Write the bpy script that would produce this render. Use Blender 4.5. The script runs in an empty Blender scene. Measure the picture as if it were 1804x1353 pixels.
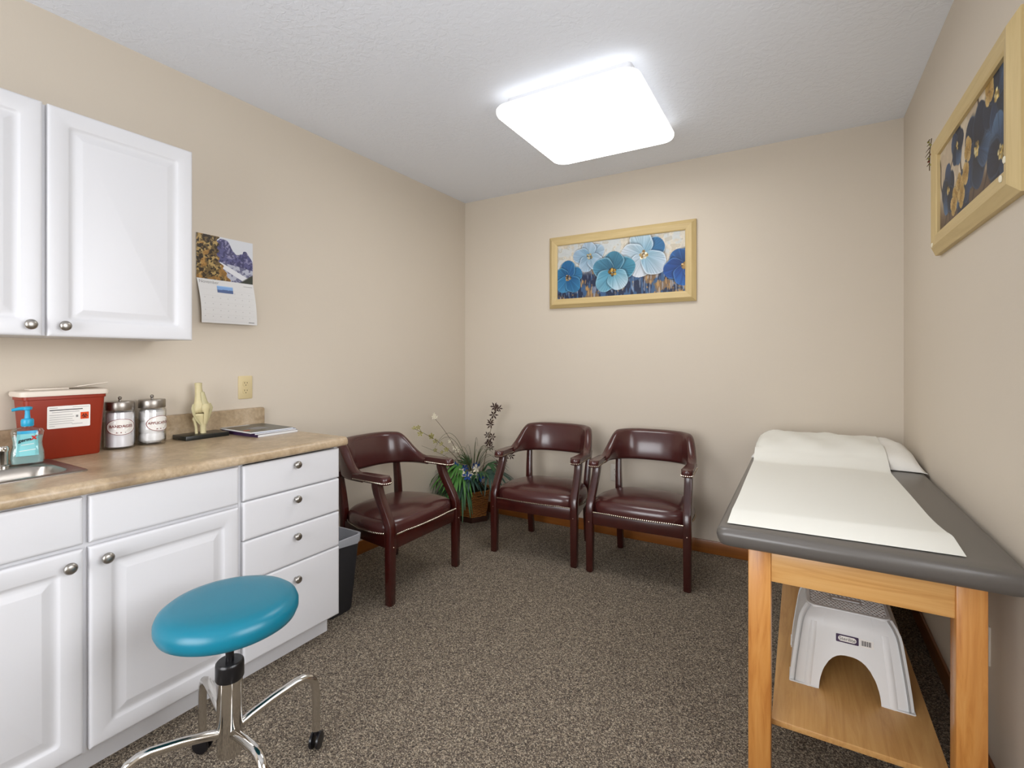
import bpy, bmesh, math, random
import numpy as np
from mathutils import Vector, Matrix
random.seed(7)
rng = np.random.RandomState(5)
PI = math.pi
SC = bpy.context.scene
COL = SC.collection

# ------------------------------------------------------------------ colours / materials
def lin(c):
    return tuple((x/12.92 if x <= .04045 else ((x+.055)/1.055)**2.4) for x in c)
def hexc(h):
    return lin(tuple(int(h[i:i+2], 16)/255 for i in (0, 2, 4)))

def new_mat(name):
    m = bpy.data.materials.new(name); m.use_nodes = True
    nt = m.node_tree
    return m, nt, nt.nodes['Principled BSDF']

def coords(nt, scale=(1, 1, 1)):
    tc = nt.nodes.new('ShaderNodeTexCoord'); mp = nt.nodes.new('ShaderNodeMapping')
    nt.links.new(tc.outputs['Object'], mp.inputs['Vector']); mp.inputs['Scale'].default_value = scale
    return mp.outputs['Vector']
def noise(nt, vec, scale, detail=4, rough=.55, dist=0):
    n = nt.nodes.new('ShaderNodeTexNoise'); nt.links.new(vec, n.inputs['Vector'])
    n.inputs['Scale'].default_value = scale; n.inputs['Detail'].default_value = detail
    n.inputs['Roughness'].default_value = rough; n.inputs['Distortion'].default_value = dist
    return n
def ramp(nt, fac, stops):
    r = nt.nodes.new('ShaderNodeValToRGB'); nt.links.new(fac, r.inputs['Fac'])
    cr = r.color_ramp
    while len(cr.elements) < len(stops): cr.elements.new(.5)
    for e, (p, c) in zip(cr.elements, stops):
        e.position = p; e.color = (*c, 1)
    return r.outputs['Color']
def bump(nt, bsdf, h, strength, dist=.002):
    b = nt.nodes.new('ShaderNodeBump'); b.inputs['Strength'].default_value = strength
    b.inputs['Distance'].default_value = dist
    nt.links.new(h, b.inputs['Height']); nt.links.new(b.outputs['Normal'], bsdf.inputs['Normal'])

def mat(name, col, rough=.5, spec=.5, metal=0, coat=0, bscale=0, bstr=0, var=0, vscale=8, bdist=.002):
    m, nt, b = new_mat(name)
    c = hexc(col) if isinstance(col, str) else col
    b.inputs['Base Color'].default_value = (*c, 1)
    b.inputs['Roughness'].default_value = rough
    b.inputs['Specular IOR Level'].default_value = spec
    b.inputs['Metallic'].default_value = metal
    b.inputs['Coat Weight'].default_value = coat
    b.inputs['Coat Roughness'].default_value = .12
    v = coords(nt)
    if var:
        n = noise(nt, v, vscale)
        nt.links.new(ramp(nt, n.outputs['Fac'], [(.3, tuple(x*(1-var) for x in c)), (.7, tuple(min(1, x*(1+var)) for x in c))]), b.inputs['Base Color'])
    if bstr:
        n = noise(nt, v, bscale); bump(nt, b, n.outputs['Fac'], bstr, bdist)
    return m

def wood(name, c1, c2, axis, rough=.35, coat=.2, sc=9, c3=None):
    m, nt, b = new_mat(name)
    s = [sc*5, sc*5, sc*5]; s[axis] = sc*.35
    v = coords(nt, tuple(s))
    n = noise(nt, v, 1.0, 5, .6, 1.2)
    st = [(.28, hexc(c1)), (.72, hexc(c2))]
    if c3: st = [(.25, hexc(c1)), (.5, hexc(c2)), (.78, hexc(c3))]
    nt.links.new(ramp(nt, n.outputs['Fac'], st), b.inputs['Base Color'])
    b.inputs['Roughness'].default_value = rough; b.inputs['Coat Weight'].default_value = coat
    b.inputs['Coat Roughness'].default_value = .2
    return m

def glass(name, tint=(1, 1, 1), refl=.12, rough=.02):
    m = bpy.data.materials.new(name); m.use_nodes = True; nt = m.node_tree; nt.nodes.clear()
    o = nt.nodes.new('ShaderNodeOutputMaterial'); mx = nt.nodes.new('ShaderNodeMixShader')
    t = nt.nodes.new('ShaderNodeBsdfTransparent'); g = nt.nodes.new('ShaderNodeBsdfGlossy')
    lw = nt.nodes.new('ShaderNodeLayerWeight'); mt = nt.nodes.new('ShaderNodeMath')
    lw.inputs['Blend'].default_value = .35
    mt.operation = 'MULTIPLY_ADD'; mt.inputs[1].default_value = .55; mt.inputs[2].default_value = refl*.4
    nt.links.new(lw.outputs['Facing'], mt.inputs[0]); nt.links.new(mt.outputs[0], mx.inputs[0])
    t.inputs[0].default_value = (*tint, 1); g.inputs['Roughness'].default_value = rough
    nt.links.new(t.outputs[0], mx.inputs[1]); nt.links.new(g.outputs[0], mx.inputs[2])
    nt.links.new(mx.outputs[0], o.inputs[0])
    return m

def painted(name, rough=.5, spec=.3, coat=0):
    m, nt, b = new_mat(name)
    a = nt.nodes.new('ShaderNodeAttribute'); a.attribute_name = 'Col'
    nt.links.new(a.outputs['Color'], b.inputs['Base Color'])
    b.inputs['Roughness'].default_value = rough; b.inputs['Specular IOR Level'].default_value = spec
    b.inputs['Coat Weight'].default_value = coat
    return m

M = {}
M['wall'] = mat('wall_paint', 'd3c8b8', .6, .3, bscale=140, bstr=.12, var=.012, vscale=1.5)
def ceiling_mat():
    m, nt, b = new_mat('knockdown_ceiling')
    b.inputs['Base Color'].default_value = (*hexc('ecf0f8'), 1); b.inputs['Roughness'].default_value = .8
    v = coords(nt)
    n1 = noise(nt, v, 38, 3, .5, .6); n2 = noise(nt, v, 1.6, 2)
    r = ramp(nt, n1.outputs['Fac'], [(.42, (0, 0, 0)), (.56, (1, 1, 1))])
    mk = ramp(nt, n2.outputs['Fac'], [(.38, (.25, .25, .25)), (.55, (1, 1, 1))])
    mu = nt.nodes.new('ShaderNodeMath'); mu.operation = 'MULTIPLY'
    nt.links.new(r, mu.inputs[0]); nt.links.new(mk, mu.inputs[1])
    bump(nt, b, mu.outputs[0], .28, .004)
    return m
M['ceiling'] = ceiling_mat()
def carpet_mat():
    m, nt, b = new_mat('loop_pile_carpet')
    v = coords(nt)
    vo = nt.nodes.new('ShaderNodeTexVoronoi'); nt.links.new(v, vo.inputs['Vector']); vo.inputs['Scale'].default_value = 290
    sp = nt.nodes.new('ShaderNodeSeparateColor'); nt.links.new(vo.outputs['Color'], sp.inputs[0])
    c = ramp(nt, sp.outputs[0], [(0, hexc('433d38')), (.35, hexc('6f655b')), (.72, hexc('958978')), (.97, hexc('c4b8a4'))])
    n = noise(nt, v, 80, 3, .6)
    c2 = ramp(nt, n.outputs['Fac'], [(.3, (.74, .75, .78)), (.7, (1.14, 1.10, 1.05))])
    mx = nt.nodes.new('ShaderNodeMix'); mx.data_type = 'RGBA'; mx.blend_type = 'MULTIPLY'; mx.inputs['Factor'].default_value = 1
    nt.links.new(c, mx.inputs['A']); nt.links.new(c2, mx.inputs['B'])
    nt.links.new(mx.outputs['Result'], b.inputs['Base Color'])
    b.inputs['Roughness'].default_value = .95; b.inputs['Specular IOR Level'].default_value = .1
    bump(nt, b, vo.outputs['Distance'], .8, -.005)
    return m
M['carpet'] = carpet_mat()
M['base'] = wood('baseboard_oak', '7a4517', '95591f', 0, .35, .3, 6)
M['base_y'] = wood('baseboard_oak_side', '7a4517', '95591f', 1, .35, .3, 6)
M['white'] = mat('white_thermofoil', 'd9d9dc', .38, .4)
M['pull'] = mat('brushed_nickel', 'a8a49e', .32, .5, 1)
def laminate():
    m, nt, b = new_mat('stone_laminate')
    v = coords(nt)
    n = noise(nt, v, 9, 7, .68, .8); n2 = noise(nt, v, 70, 3, .6)
    c = ramp(nt, n.outputs['Fac'], [(.25, hexc('917c63')), (.45, hexc('ae987a')), (.6, hexc('bca78b')), (.78, hexc('d2c2ab'))])
    c2 = ramp(nt, n2.outputs['Fac'], [(.3, (.86, .86, .86)), (.7, (1.08, 1.08, 1.08))])
    mx = nt.nodes.new('ShaderNodeMix'); mx.data_type = 'RGBA'; mx.blend_type = 'MULTIPLY'; mx.inputs['Factor'].default_value = 1
    nt.links.new(c, mx.inputs['A']); nt.links.new(c2, mx.inputs['B'])
    nt.links.new(mx.outputs['Result'], b.inputs['Base Color']); b.inputs['Roughness'].default_value = .3
    return m
M['lam'] = laminate()
M['steel'] = mat('brushed_steel', 'a09a93', .36, .5, 1)
M['chrome'] = mat('chrome', 'd8d5d0', .1, .5, 1)
M['leather'] = mat('oxblood_leather', '46211f', .24, .55, coat=.25, bscale=260, bstr=.06)
M['mahog'] = wood('mahogany_stain', '300d0b', '42140e', 2, .25, .5, 8)
M['brass'] = mat('nickel_nailhead', 'e0d6c2', .25, .5, 1)
M['maple_z'] = wood('maple_upright', 'ad6a2c', 'c98a45', 2, .35, .25, 8, 'd59c58')
M['maple_x'] = wood('maple_crosswise', 'c08a48', 'd5a261', 0, .35, .25, 8, 'dcae70')
M['maple_y'] = wood('maple_lengthwise', 'b07f48', 'c4955a', 1, .4, .15, 8, 'd0a468')
M['vinyl'] = mat('grey_vinyl', '5d5955', .3, .5, bscale=300, bstr=.04)
M['paper'] = mat('exam_paper', 'e9e8e0', .85, .2)
M['pillowc'] = mat('white_pillow_cotton', 'eceae4', .9, .2, bscale=14, bstr=.25, bdist=.012)
M['plastic'] = mat('white_plastic', 'e6e7e7', .32, .45)
M['teal'] = mat('teal_vinyl', '0a748c', .33, .5, bscale=300, bstr=.03)
M['black'] = mat('black_plastic', '141316', .28, .5)
M['bin'] = mat('charcoal_bin', '2b2b2e', .5, .4)

M['red'] = mat('red_polypropylene', '8c2a12', .42, .4)
M['lid'] = mat('cream_lid_plastic', 'ddd2c4', .45, .4)
M['label'] = mat('label_paper', 'ece9e4', .55, .3)
M['ink'] = mat('dark_ink', '2a2628', .6, .2)
M['grey_ink'] = mat('grey_ink', '908e8c', .6, .2)
M['faint_ink'] = mat('faint_grey_ink', 'c4c3c2', .6, .2)
M['orange'] = mat('orange_ink', 'd84a16', .5, .3)
M['redink'] = mat('red_brown_ink', '7c2a26', .5, .3)
M['xred'] = mat('red_ink', 'c22a22', .5, .3)
M['glass'] = glass('clear_glass')
M['clearp'] = glass('clear_plastic', (.93, .97, .97), .15, .05)
def milky(name, col, k, rough=.2):
    m, nt, b = new_mat(name); b.inputs['Base Color'].default_value = (*hexc(col), 1); b.inputs['Roughness'].default_value = rough
    b.inputs['Alpha'].default_value = k; return m
M['gel'] = milky('teal_gel', 'b0d2d0', .5)
M['liner'] = milky('translucent_bin_liner', 'ccd0d8', .6, .3)
M['tealabel'] = mat('aqua_label', '86ccd0', .5, .3)
M['aqua'] = mat('aqua_pump_plastic', '1f9cc4', .35, .5)
M['cotton'] = mat('white_cotton', 'f2f1f0', .95, .1, bscale=45, bstr=.5, bdist=.006)
M['gauze'] = mat('folded_gauze', 'f0eff2', .9, .1, bscale=20, bstr=.3, bdist=.006)
M['bone'] = mat('cream_bone_plastic', 'cdc196', .4, .4, var=.08, vscale=30)
M['ligament'] = mat('pale_ligament_plastic', 'b9b088', .4, .4)
M['slate'] = mat('black_base_plastic', '1b1d1b', .3, .5, bscale=60, bstr=.1)
M['ivory'] = mat('ivory_outlet_plastic', 'd2c094', .4, .4)
M['whiteplate'] = mat('white_outlet_plastic', 'dcd6cc', .4, .4)
M['slot'] = mat('outlet_slot', '2c241c', .6, .2)
M['frame'] = wood('pine_frame', 'bfa672', 'd0b985', 0, .5, .05, 6)
M['frame_v'] = wood('pine_frame_upright', 'bfa672', 'd0b985', 2, .5, .05, 6)
M['paint'] = painted('canvas_print', .45, .35)
M['page'] = painted('glossy_page', .35, .4)
M['pagewhite'] = mat('calendar_paper', 'dfdedd', .5, .3)
M['cover_g'] = mat('dark_magazine_cover', '50524b', .3, .5, var=.35, vscale=14)
M['cover_b'] = mat('blue_magazine_cover', '4a6aa0', .3, .5)
M['cover_p'] = mat('purple_magazine_cover', '3a2447', .35, .5)
M['pages'] = mat('magazine_pages', 'dcdcda', .6, .2)
M['wicker_dark'] = mat('dark_basket_wood', '3a2016', .5, .3)
def wicker():
    m, nt, b = new_mat('woven_wicker')
    v = coords(nt, (1, 1, 1))
    w = nt.nodes.new('ShaderNodeTexWave'); w.bands_direction = 'Z'; nt.links.new(v, w.inputs['Vector'])
    w.inputs['Scale'].default_value = 26; w.inputs['Distortion'].default_value = 3; w.inputs['Detail'].default_value = 2
    w.inputs['Detail Scale'].default_value = 3
    nt.links.new(ramp(nt, w.outputs['Fac'], [(.1, hexc('643412')), (.5, hexc('b46a2a')), (.9, hexc('d2924a'))]), b.inputs['Base Color'])
    bump(nt, b, w.outputs['Fac'], .8, .006); b.inputs['Roughness'].default_value = .5
    return m
M['wicker'] = wicker()
M['frond'] = mat('palm_green', '2f5a34', .45, .4, var=.35, vscale=9)
M['frond_l'] = mat('bright_palm_green', '4c8238', .45, .4, var=.3, vscale=9)
M['frond_b'] = mat('bluish_palm_green', '2c4a40', .45, .4, var=.3, vscale=9)
M['blade'] = mat('olive_grass', '4a5230', .5, .3, var=.3, vscale=9)
M['twig'] = mat('brown_twig', '5a4a30', .6, .3)
M['moss'] = mat('dark_moss', '2a2a1c', .9, .1)
M['petal_w'] = mat('cream_petal', 'e6dfc8', .6, .3)
M['petal_y'] = mat('yellow_green_petal', '9a9450', .6, .3)
M['petal_b'] = mat('blue_petal', '24488a', .6, .3)
M['petal_d'] = mat('brown_petal', '3a2520', .6, .3)
M['berry'] = mat('red_berry', '7a3020', .5, .4)
M['winframe'] = mat('white_window_frame', 'e8e6e2', .4, .4)
m, nt, b = new_mat('lit_diffuser')
b.inputs['Base Color'].default_value = (.9, .9, .88, 1)
b.inputs['Emission Color'].default_value = (1, .995, .985, 1); b.inputs['Emission Strength'].default_value = 4.6
M['emit'] = m
m, nt, b = new_mat('lit_diffuser_edge')
b.inputs['Base Color'].default_value = (.9, .9, .88, 1)
b.inputs['Emission Color'].default_value = (1, .995, .985, 1); b.inputs['Emission Strength'].default_value = .7
M['rim'] = m

# ------------------------------------------------------------------ mesh builder
def rrect(w, h, r, n=4, cx=0, cy=0):
    r = min(r, w/2-1e-5, h/2-1e-5); P = []
    for (sx, sy, a0) in ((1, 1, 0), (-1, 1, PI/2), (-1, -1, PI), (1, -1, 1.5*PI)):
        for k in range(n+1):
            a = a0+PI/2*k/n
            P.append((cx+sx*(w/2-r)+r*math.cos(a), cy+sy*(h/2-r)+r*math.sin(a)))
    return P

class B:
    def __init__(s): s.v = []; s.f = []; s.m = []; s.mats = []
    def mi(s, m):
        if m is None: return 0
        if m not in s.mats: s.mats.append(m)
        return s.mats.index(m)
    def raw(s, vs, fs, m=None, T=None):
        o = len(s.v); k = s.mi(m)
        for p in vs:
            p = Vector(p)
            if T is not None: p = T @ p
            s.v.append(tuple(p))
        for f in fs: s.f.append(tuple(o+i for i in f)); s.m.append(k)
        return s
    def bm(s, bm, m=None, T=None):
        bm.verts.index_update()
        s.raw([v.co[:] for v in bm.verts], [[v.index for v in f.verts] for f in bm.faces], m, T); bm.free(); return s
    def box(s, x0, x1, y0, y1, z0, z1, bev=0, seg=2, m=None, T=None):
        bm = bmesh.new()
        vs = [bm.verts.new(p) for p in ((x0, y0, z0), (x1, y0, z0), (x1, y1, z0), (x0, y1, z0), (x0, y0, z1), (x1, y0, z1), (x1, y1, z1), (x0, y1, z1))]
        for f in ((3, 2, 1, 0), (4, 5, 6, 7), (0, 1, 5, 4), (1, 2, 6, 5), (2, 3, 7, 6), (3, 0, 4, 7)): bm.faces.new([vs[i] for i in f])
        if bev: bmesh.ops.bevel(bm, geom=bm.edges[:], offset=bev, segments=seg, affect='EDGES', profile=.5)
        return s.bm(bm, m, T)
    def loft(s, rings, cap0=True, cap1=True, closed=True, m=None, T=None):
        n = len(rings[0]); vs = [p for r in rings for p in r]; fs = []
        for i in range(len(rings)-1):
            for j in range(n if closed else n-1):
                a, b_ = i*n+j, i*n+(j+1) % n
                fs.append((a, b_, b_+n, a+n))
        if cap0: fs.append(tuple(range(n-1, -1, -1)))
        if cap1: fs.append(tuple((len(rings)-1)*n+j for j in range(n)))
        return s.raw(vs, fs, m, T)
    def lathe(s, prof, c=(0, 0, 0), seg=32, m=None, T=None, ex=1, ey=1):
        rings = [[(c[0]+r*ex*math.cos(2*PI*k/seg), c[1]+r*ey*math.sin(2*PI*k/seg), c[2]+z) for k in range(seg)] for r, z in prof]
        return s.loft(rings, m=m, T=T)
    def tube(s, pts, r, seg=8, m=None, T=None, flat=1.0, caps=True):
        pts = [Vector(p) for p in pts]; n = len(pts)
        rs = r if isinstance(r, (list, tuple)) else [r]*n
        t0 = (pts[1]-pts[0]).normalized()
        up = Vector((0, 0, 1)) if abs(t0.z) < .9 else Vector((1, 0, 0))
        a = t0.cross(up).normalized(); rings = []
        for i in range(n):
            t = (pts[min(i+1, n-1)]-pts[max(i-1, 0)]).normalized()
            a = (a-t*a.dot(t)).normalized(); b_ = t.cross(a)
            rings.append([tuple(pts[i]+a*rs[i]*math.cos(2*PI*k/seg)+b_*rs[i]*flat*math.sin(2*PI*k/seg)) for k in range(seg)])
        return s.loft(rings, caps, caps, m=m, T=T)
    def ball(s, c, r, seg=12, m=None, T=None, sc=(1, 1, 1), half=False):
        k = max(4, seg//2); rings = []
        for i in range(1, k):
            th = (PI/2 if half else PI)*i/k + (0)
            rings.append([(c[0]+r*sc[0]*math.sin(th)*math.cos(2*PI*j/seg), c[1]+r*sc[1]*math.sin(th)*math.sin(2*PI*j/seg), c[2]-r*sc[2]*math.cos(th)) for j in range(seg)])
        return s.loft(rings, m=m, T=T)
    def prism(s, out, z0, z1, bt=0, bb=0, seg=3, m=None, T=None):
        bm = bmesh.new(); n = len(out)
        lo = [bm.verts.new((x, y, z0)) for x, y in out]; hi = [bm.verts.new((x, y, z1)) for x, y in out]
        bm.faces.new(lo[::-1]); bm.faces.new(hi)
        for i in range(n): bm.faces.new((lo[i], lo[(i+1) % n], hi[(i+1) % n], hi[i]))
        bm.edges.ensure_lookup_table()
        if bt: bmesh.ops.bevel(bm, geom=[e for e in bm.edges if all(v.co.z > z1-1e-6 for v in e.verts)], offset=bt, segments=seg, affect='EDGES', profile=.5)
        if bb: bmesh.ops.bevel(bm, geom=[e for e in bm.edges if all(v.co.z < z0+1e-6 for v in e.verts)], offset=bb, segments=seg, affect='EDGES', profile=.5)
        return s.bm(bm, m, T)
    def sheet(s, fn, nu, nv, off, m=None, T=None):
        off = Vector(off); n = (nu+1)*(nv+1); vs = []
        top = [Vector(fn(i/nu, j/nv)) for j in range(nv+1) for i in range(nu+1)]
        vs = [tuple(p) for p in top]+[tuple(p+off) for p in top]; fs = []; w = nu+1
        for j in range(nv):
            for i in range(nu):
                a = j*w+i; fs.append((a, a+1, a+1+w, a+w)); fs.append((n+a, n+a+w, n+a+1+w, n+a+1))
        bd = list(range(nu))+[j*w+nu for j in range(nv)]+[nv*w+i for i in range(nu, 0, -1)]+[j*w for j in range(nv, 0, -1)]
        for k in range(len(bd)):
            a, c = bd[k], bd[(k+1) % len(bd)]; fs.append((c, a, n+a, n+c))
        return s.raw(vs, fs, m, T)
    def poly(s, pts, m=None, T=None): return s.raw(pts, [tuple(range(len(pts)))], m, T)
    def text(s, txt, size, fn, m=None, shear=0, bold=0):
        cu = bpy.data.curves.new('t', 'FONT'); cu.body = txt; cu.size = size; cu.align_x = 'CENTER'; cu.align_y = 'CENTER'
        cu.shear = shear; cu.offset = bold; cu.resolution_u = 3
        o = bpy.data.objects.new('t', cu); COL.objects.link(o)
        me = bpy.data.meshes.new_from_object(o.evaluated_get(bpy.context.evaluated_depsgraph_get()))
        s.raw([fn(v.co.x, v.co.y) for v in me.vertices], [p.vertices[:] for p in me.polygons], m)
        bpy.data.objects.remove(o); bpy.data.curves.remove(cu); bpy.data.meshes.remove(me)
        return s
    def build(s, name, m=None, parent=None, angle=40, smooth=True):
        me = bpy.data.meshes.new(name); me.from_pydata(s.v, [], s.f)
        if s.mats:
            for x in s.mats: me.materials.append(M[x])
            me.polygons.foreach_set('material_index', s.m)
        else: me.materials.append(M[m])
        bm = bmesh.new(); bm.from_mesh(me); bmesh.ops.recalc_face_normals(bm, faces=bm.faces); bm.to_mesh(me); bm.free()
        if smooth:
            me.polygons.foreach_set('use_smooth', [True]*len(me.polygons)); me.set_sharp_from_angle(angle=math.radians(angle))
        me.update()
        o = bpy.data.objects.new(name, me); COL.objects.link(o)
        if parent is not None: o.parent = parent
        return o

def tag(o, label, cat, group=None):
    o['label'] = label; o['category'] = cat
    if group: o['group'] = group
    return o
def thing(name, label, cat, loc=(0, 0, 0), rz=0, group=None):
    o = bpy.data.objects.new(name, None); COL.objects.link(o); o.empty_display_size = .05
    o.location = loc; o.rotation_euler = (0, 0, rz)
    return tag(o, label, cat, group)
def struct(name, b, m, **k):
    o = b.build(name, m, **k); o['kind'] = 'structure'; return o
def dup(root, loc, rz, label, group=None):
    def cp(o, par):
        c = o.copy(); COL.objects.link(c); c.parent = par
        for ch in [x for x in bpy.data.objects if x.parent == o and x != c]: cp(ch, c)
        return c
    r = cp(root, None); r.location = loc; r.rotation_euler = (0, 0, rz); r['label'] = label
    if group: r['group'] = group
    return r

# ------------------------------------------------------------------ room
XL, XR, YB, YF, ZC = -2.47, .486, 3.42, -1.45, 2.59
W = .12
struct('floor', B().box(XL-W, XR+W, YF-W, YB+W, -.1, 0), 'carpet')
struct('ceiling', B().box(XL-W, XR+W, YF-W, YB+W, ZC, ZC+.1), 'ceiling')
struct('wall_left', B().box(XL-W, XL, YF, YB, 0, ZC), 'wall')
ry0, ry1, rz0, rz1 = .1, 1.5, .95, 2.15  # out-of-view opening added to brighten the left wall and cabinets
struct('wall_right', B().box(XR, XR+W, YF, ry0, 0, ZC).box(XR, XR+W, ry1, YB, 0, ZC).box(XR, XR+W, ry0, ry1, 0, rz0).box(XR, XR+W, ry0, ry1, rz1, ZC), 'wall')
wf2 = B()
for a in (ry0, ry1-.05, (ry0+ry1)/2-.025): wf2.box(XR+.02, XR+.08, a, a+.05, rz0, rz1, .004)
for a in (rz0, rz1-.05): wf2.box(XR+.022, XR+.078, ry0+.002, ry1-.002, a+.002, a+.048, .003)
fill_win = struct('added_fill_window', wf2, 'winframe')  # added window, there only to let in fill light
B().box(XR+.048, XR+.052, ry0+.02, ry1-.02, rz0+.02, rz1-.02).build('pane', 'glass', fill_win)
struct('wall_back', B().box(XL-W, XR+W, YB, YB+W, 0, ZC), 'wall')
wx0, wx1, wz0, wz1 = -2.0, -.1, .45, 2.2
rw = B()
rw.box(XL-W, wx0, YF-W, YF, 0, ZC).box(wx1, XR+W, YF-W, YF, 0, ZC).box(wx0, wx1, YF-W, YF, 0, wz0).box(wx0, wx1, YF-W, YF, wz1, ZC)
struct('wall_rear', rw, 'wall')
wf = B()
for a in (wx0, wx1-.05, (wx0+wx1)/2-.025): wf.box(a, a+.05, YF-.08, YF-.02, wz0, wz1, .004)
wf.box(wx0+.002, wx1-.002, YF-.078, YF-.022, wz0+.002, wz0+.048, .003).box(wx0+.002, wx1-.002, YF-.078, YF-.022, wz1-.048, wz1-.002, .003)
win = struct('window_1', wf, 'winframe')
B().box(wx0+.02, wx1-.02, YF-.052, YF-.048, wz0+.02, wz1-.02).build('pane', 'glass', win)
def bb(name, b, m): return struct(name, b, m)
bb('baseboard_back', B().box(XL, XR, YB-.012, YB, 0, .085, .004), 'base')
bb('baseboard_left', B().box(XL, XL+.012, 1.6, YB-.012, 0, .085, .004), 'base_y')
bb('baseboard_right', B().box(XR-.012, XR, YF, YB-.012, 0, .085, .004), 'base_y')

# ------------------------------------------------------------------ ceiling light
lt = thing('ceiling_light', 'square white ceiling light with rounded corners, switched on', 'ceiling light', (-.972, 2.47, ZC))
B().prism(rrect(.64, .64, .02), -.065, 0).build('housing', 'white', lt)
lo = rrect(.735, .80, .075, 8)
def sc2(o, k): return [(x*k, y*k) for x, y in o]
def ring(o, z): return [(x, y, z) for x, y in o]
dl = B().loft([ring(sc2(lo, .985), -.062), ring(lo, -.070), ring(lo, -.082), ring(sc2(lo, .994), -.088)])
dl.build('diffuser_rim', 'rim', lt)
B().loft([ring(sc2(lo, .992), -.0885), ring(sc2(lo, .985), -.0945), ring(sc2(lo, .95), -.0985)]).build('diffuser', 'emit', lt)

# ------------------------------------------------------------------ cabinets
def facemap(o, ax):      # (a, b, d) -> world: outward +X, a along Y, b along Z
    return lambda a, b_, d: (o+d, a, b_)
def slab_front(b, y0, y1, z0, z1, xb, th=.02, edge=.006, raised=False, m=None):
    w, h = y1-y0, z1-z0; cy, cz = (y0+y1)/2, (z0+z1)/2
    def rr(ins, d, r=.002): return [(xb+d, y, z) for y, z in rrect(w-2*ins, h-2*ins, max(r, .0015), 4, cy, cz)]
    R = [rr(0, 0), rr(0, th-edge), rr(.0018, th-edge*.4), rr(edge, th-.0006), rr(edge+.004, th)]
    if raised:
        R += [rr(.052, th, .012), rr(.056, th-.002, .012), rr(.060, th-.0065, .010), rr(.068, th-.0075, .008),
              rr(.076, th-.0055, .005), rr(.092, th-.001, .003), rr(.094, th-.0005, .003)]
    b.loft(R, m=m)
def knob_mesh(x, y, z, r=.0165):
    T = Matrix.Translation((x, y, z)) @ Matrix.Rotation(PI/2, 4, 'Y')
    return B().lathe([(.004, 0), (.0065, .0), (.006, .012), (.009, .015), (r, .019), (r, .023), (r*.85, .0275), (r*.5, .0298), (r*.1, .0305)], seg=24, T=T)

XF = -1.85
def carcass(y0, y1, solid):
    b = B()
    b.box(XL+.002, XF, y0, y0+.016, .09, .862).box(XL+.002, XF, y1-.016, y1, .09, .862)
    b.box(XL+.002, XF, y0+.016, y1-.016, .09, .106).box(XL+.002, XL+.01, y0+.016, y1-.016, .106, .862)
    if solid: b.box(XF-.018, XF, y0+.016, y1-.016, .106, .848)
    else:
        ym = (y0+y1)/2
        b.box(XF-.018, XF, y0+.016, y0+.04, .106, .862).box(XF-.018, XF, y1-.04, y1-.016, .106, .862).box(XF-.018, XF, ym-.025, ym+.025, .106, .862)
        for za, zb in ((.106, .13), (.69, .74), (.845, .862)): b.box(XF-.018, XF, y0+.04, ym-.025, za, zb).box(XF-.018, XF, ym+.025, y1-.04, za, zb)
    return b
sb = thing('base_cabinet', 'white lower cabinet with raised-panel doors beneath the sink', 'cabinet', (0, 0, 0))
Y0, Y1, Y2 = .158, 1.09, 1.553
carcass(Y0, Y1, False).build('carcass', 'white', sb)
B().box(-1.926, -1.906, Y0, Y1-.001, 0, .09).build('toe_kick', 'white', sb)
for (a, c, kn) in ((.168, .616, .579), (.63, 1.083, .668)):
    d = B(); slab_front(d, a, c, .1, .706, XF+.001, raised=True); d = d.build('door', 'white', sb)
    k = knob_mesh(XF+.021, kn, .665).build('knob', 'pull', d)
    f = B(); slab_front(f, a, c, .7195, .859, XF+.001); f.build('drawer_front', 'white', sb)
dc = thing('drawer_cabinet', 'white lower cabinet of four drawers at the end of the counter', 'cabinet', (0, 0, 0))
carcass(Y1+.001, Y2, True).build('carcass', 'white', dc)
B().box(-1.926, -1.906, Y1, Y2-.008, 0, .09).build('toe_kick', 'white', dc)
for (z0, z1, kz) in ((.7235, .857, .825), (.572, .7185, .681), (.412, .567, .525), (.097, .407, .346)):
    d = B(); slab_front(d, 1.1, 1.551, z0, z1, XF+.001); d = d.build('drawer', 'white', dc)
    knob_mesh(XF+.021, 1.322, kz, .0155).build('knob', 'pull', d)
uc = thing('wall_cabinet', 'white two-door upper cabinet hung on the left wall', 'cabinet', (0, 0, 0))
B().box(XL+.001, -2.172, .158, 1.078, 1.345, 2.113).build('carcass', 'white', uc)
for (a, c, kn) in ((.166, .617, .583), (.629, 1.08, .669)):
    d = B(); slab_front(d, a, c, 1.343, 2.115, -2.171, raised=True); d = d.build('door', 'white', uc)
    knob_mesh(-2.151, kn, 1.379).build('knob', 'pull', d)

# countertop with a hole for the sink
ct = thing('countertop', 'mottled beige laminate countertop with rolled front edge', 'countertop', (0, 0, 0))
SX0, SX1, SY0, SY1 = -2.325, -2.005, .285, .675
def front_profile(xb):
    P = [(xb, .866), (-1.827, .866)]
    for k in range(7):
        a = -PI/2+PI/2*k/6; P.append((-1.827+.012*math.cos(a), .878+.012*math.sin(a)))
    for k in range(7):
        a = PI/2*k/6; P.append((-1.835+.02*math.cos(a), .885+.02*math.sin(a)))
    return P+[(xb, .905)]
cb = B()
def ex(pr, y0, y1): cb.loft([[(x, y0, z) for x, z in pr], [(x, y1, z) for x, z in pr]])
ex(front_profile(XL+.001), .12, SY0); ex(front_profile(SX1), SY0, SY1); ex(front_profile(XL+.001), SY1, 1.587)
cb.box(XL+.001, SX0, SY0, SY1, .866, .905)
cb.build('worktop', 'lam', ct)
bsp = thing('backsplash', 'low beige laminate backsplash strip along the left wall', 'backsplash', (0, 0, 0))
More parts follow.
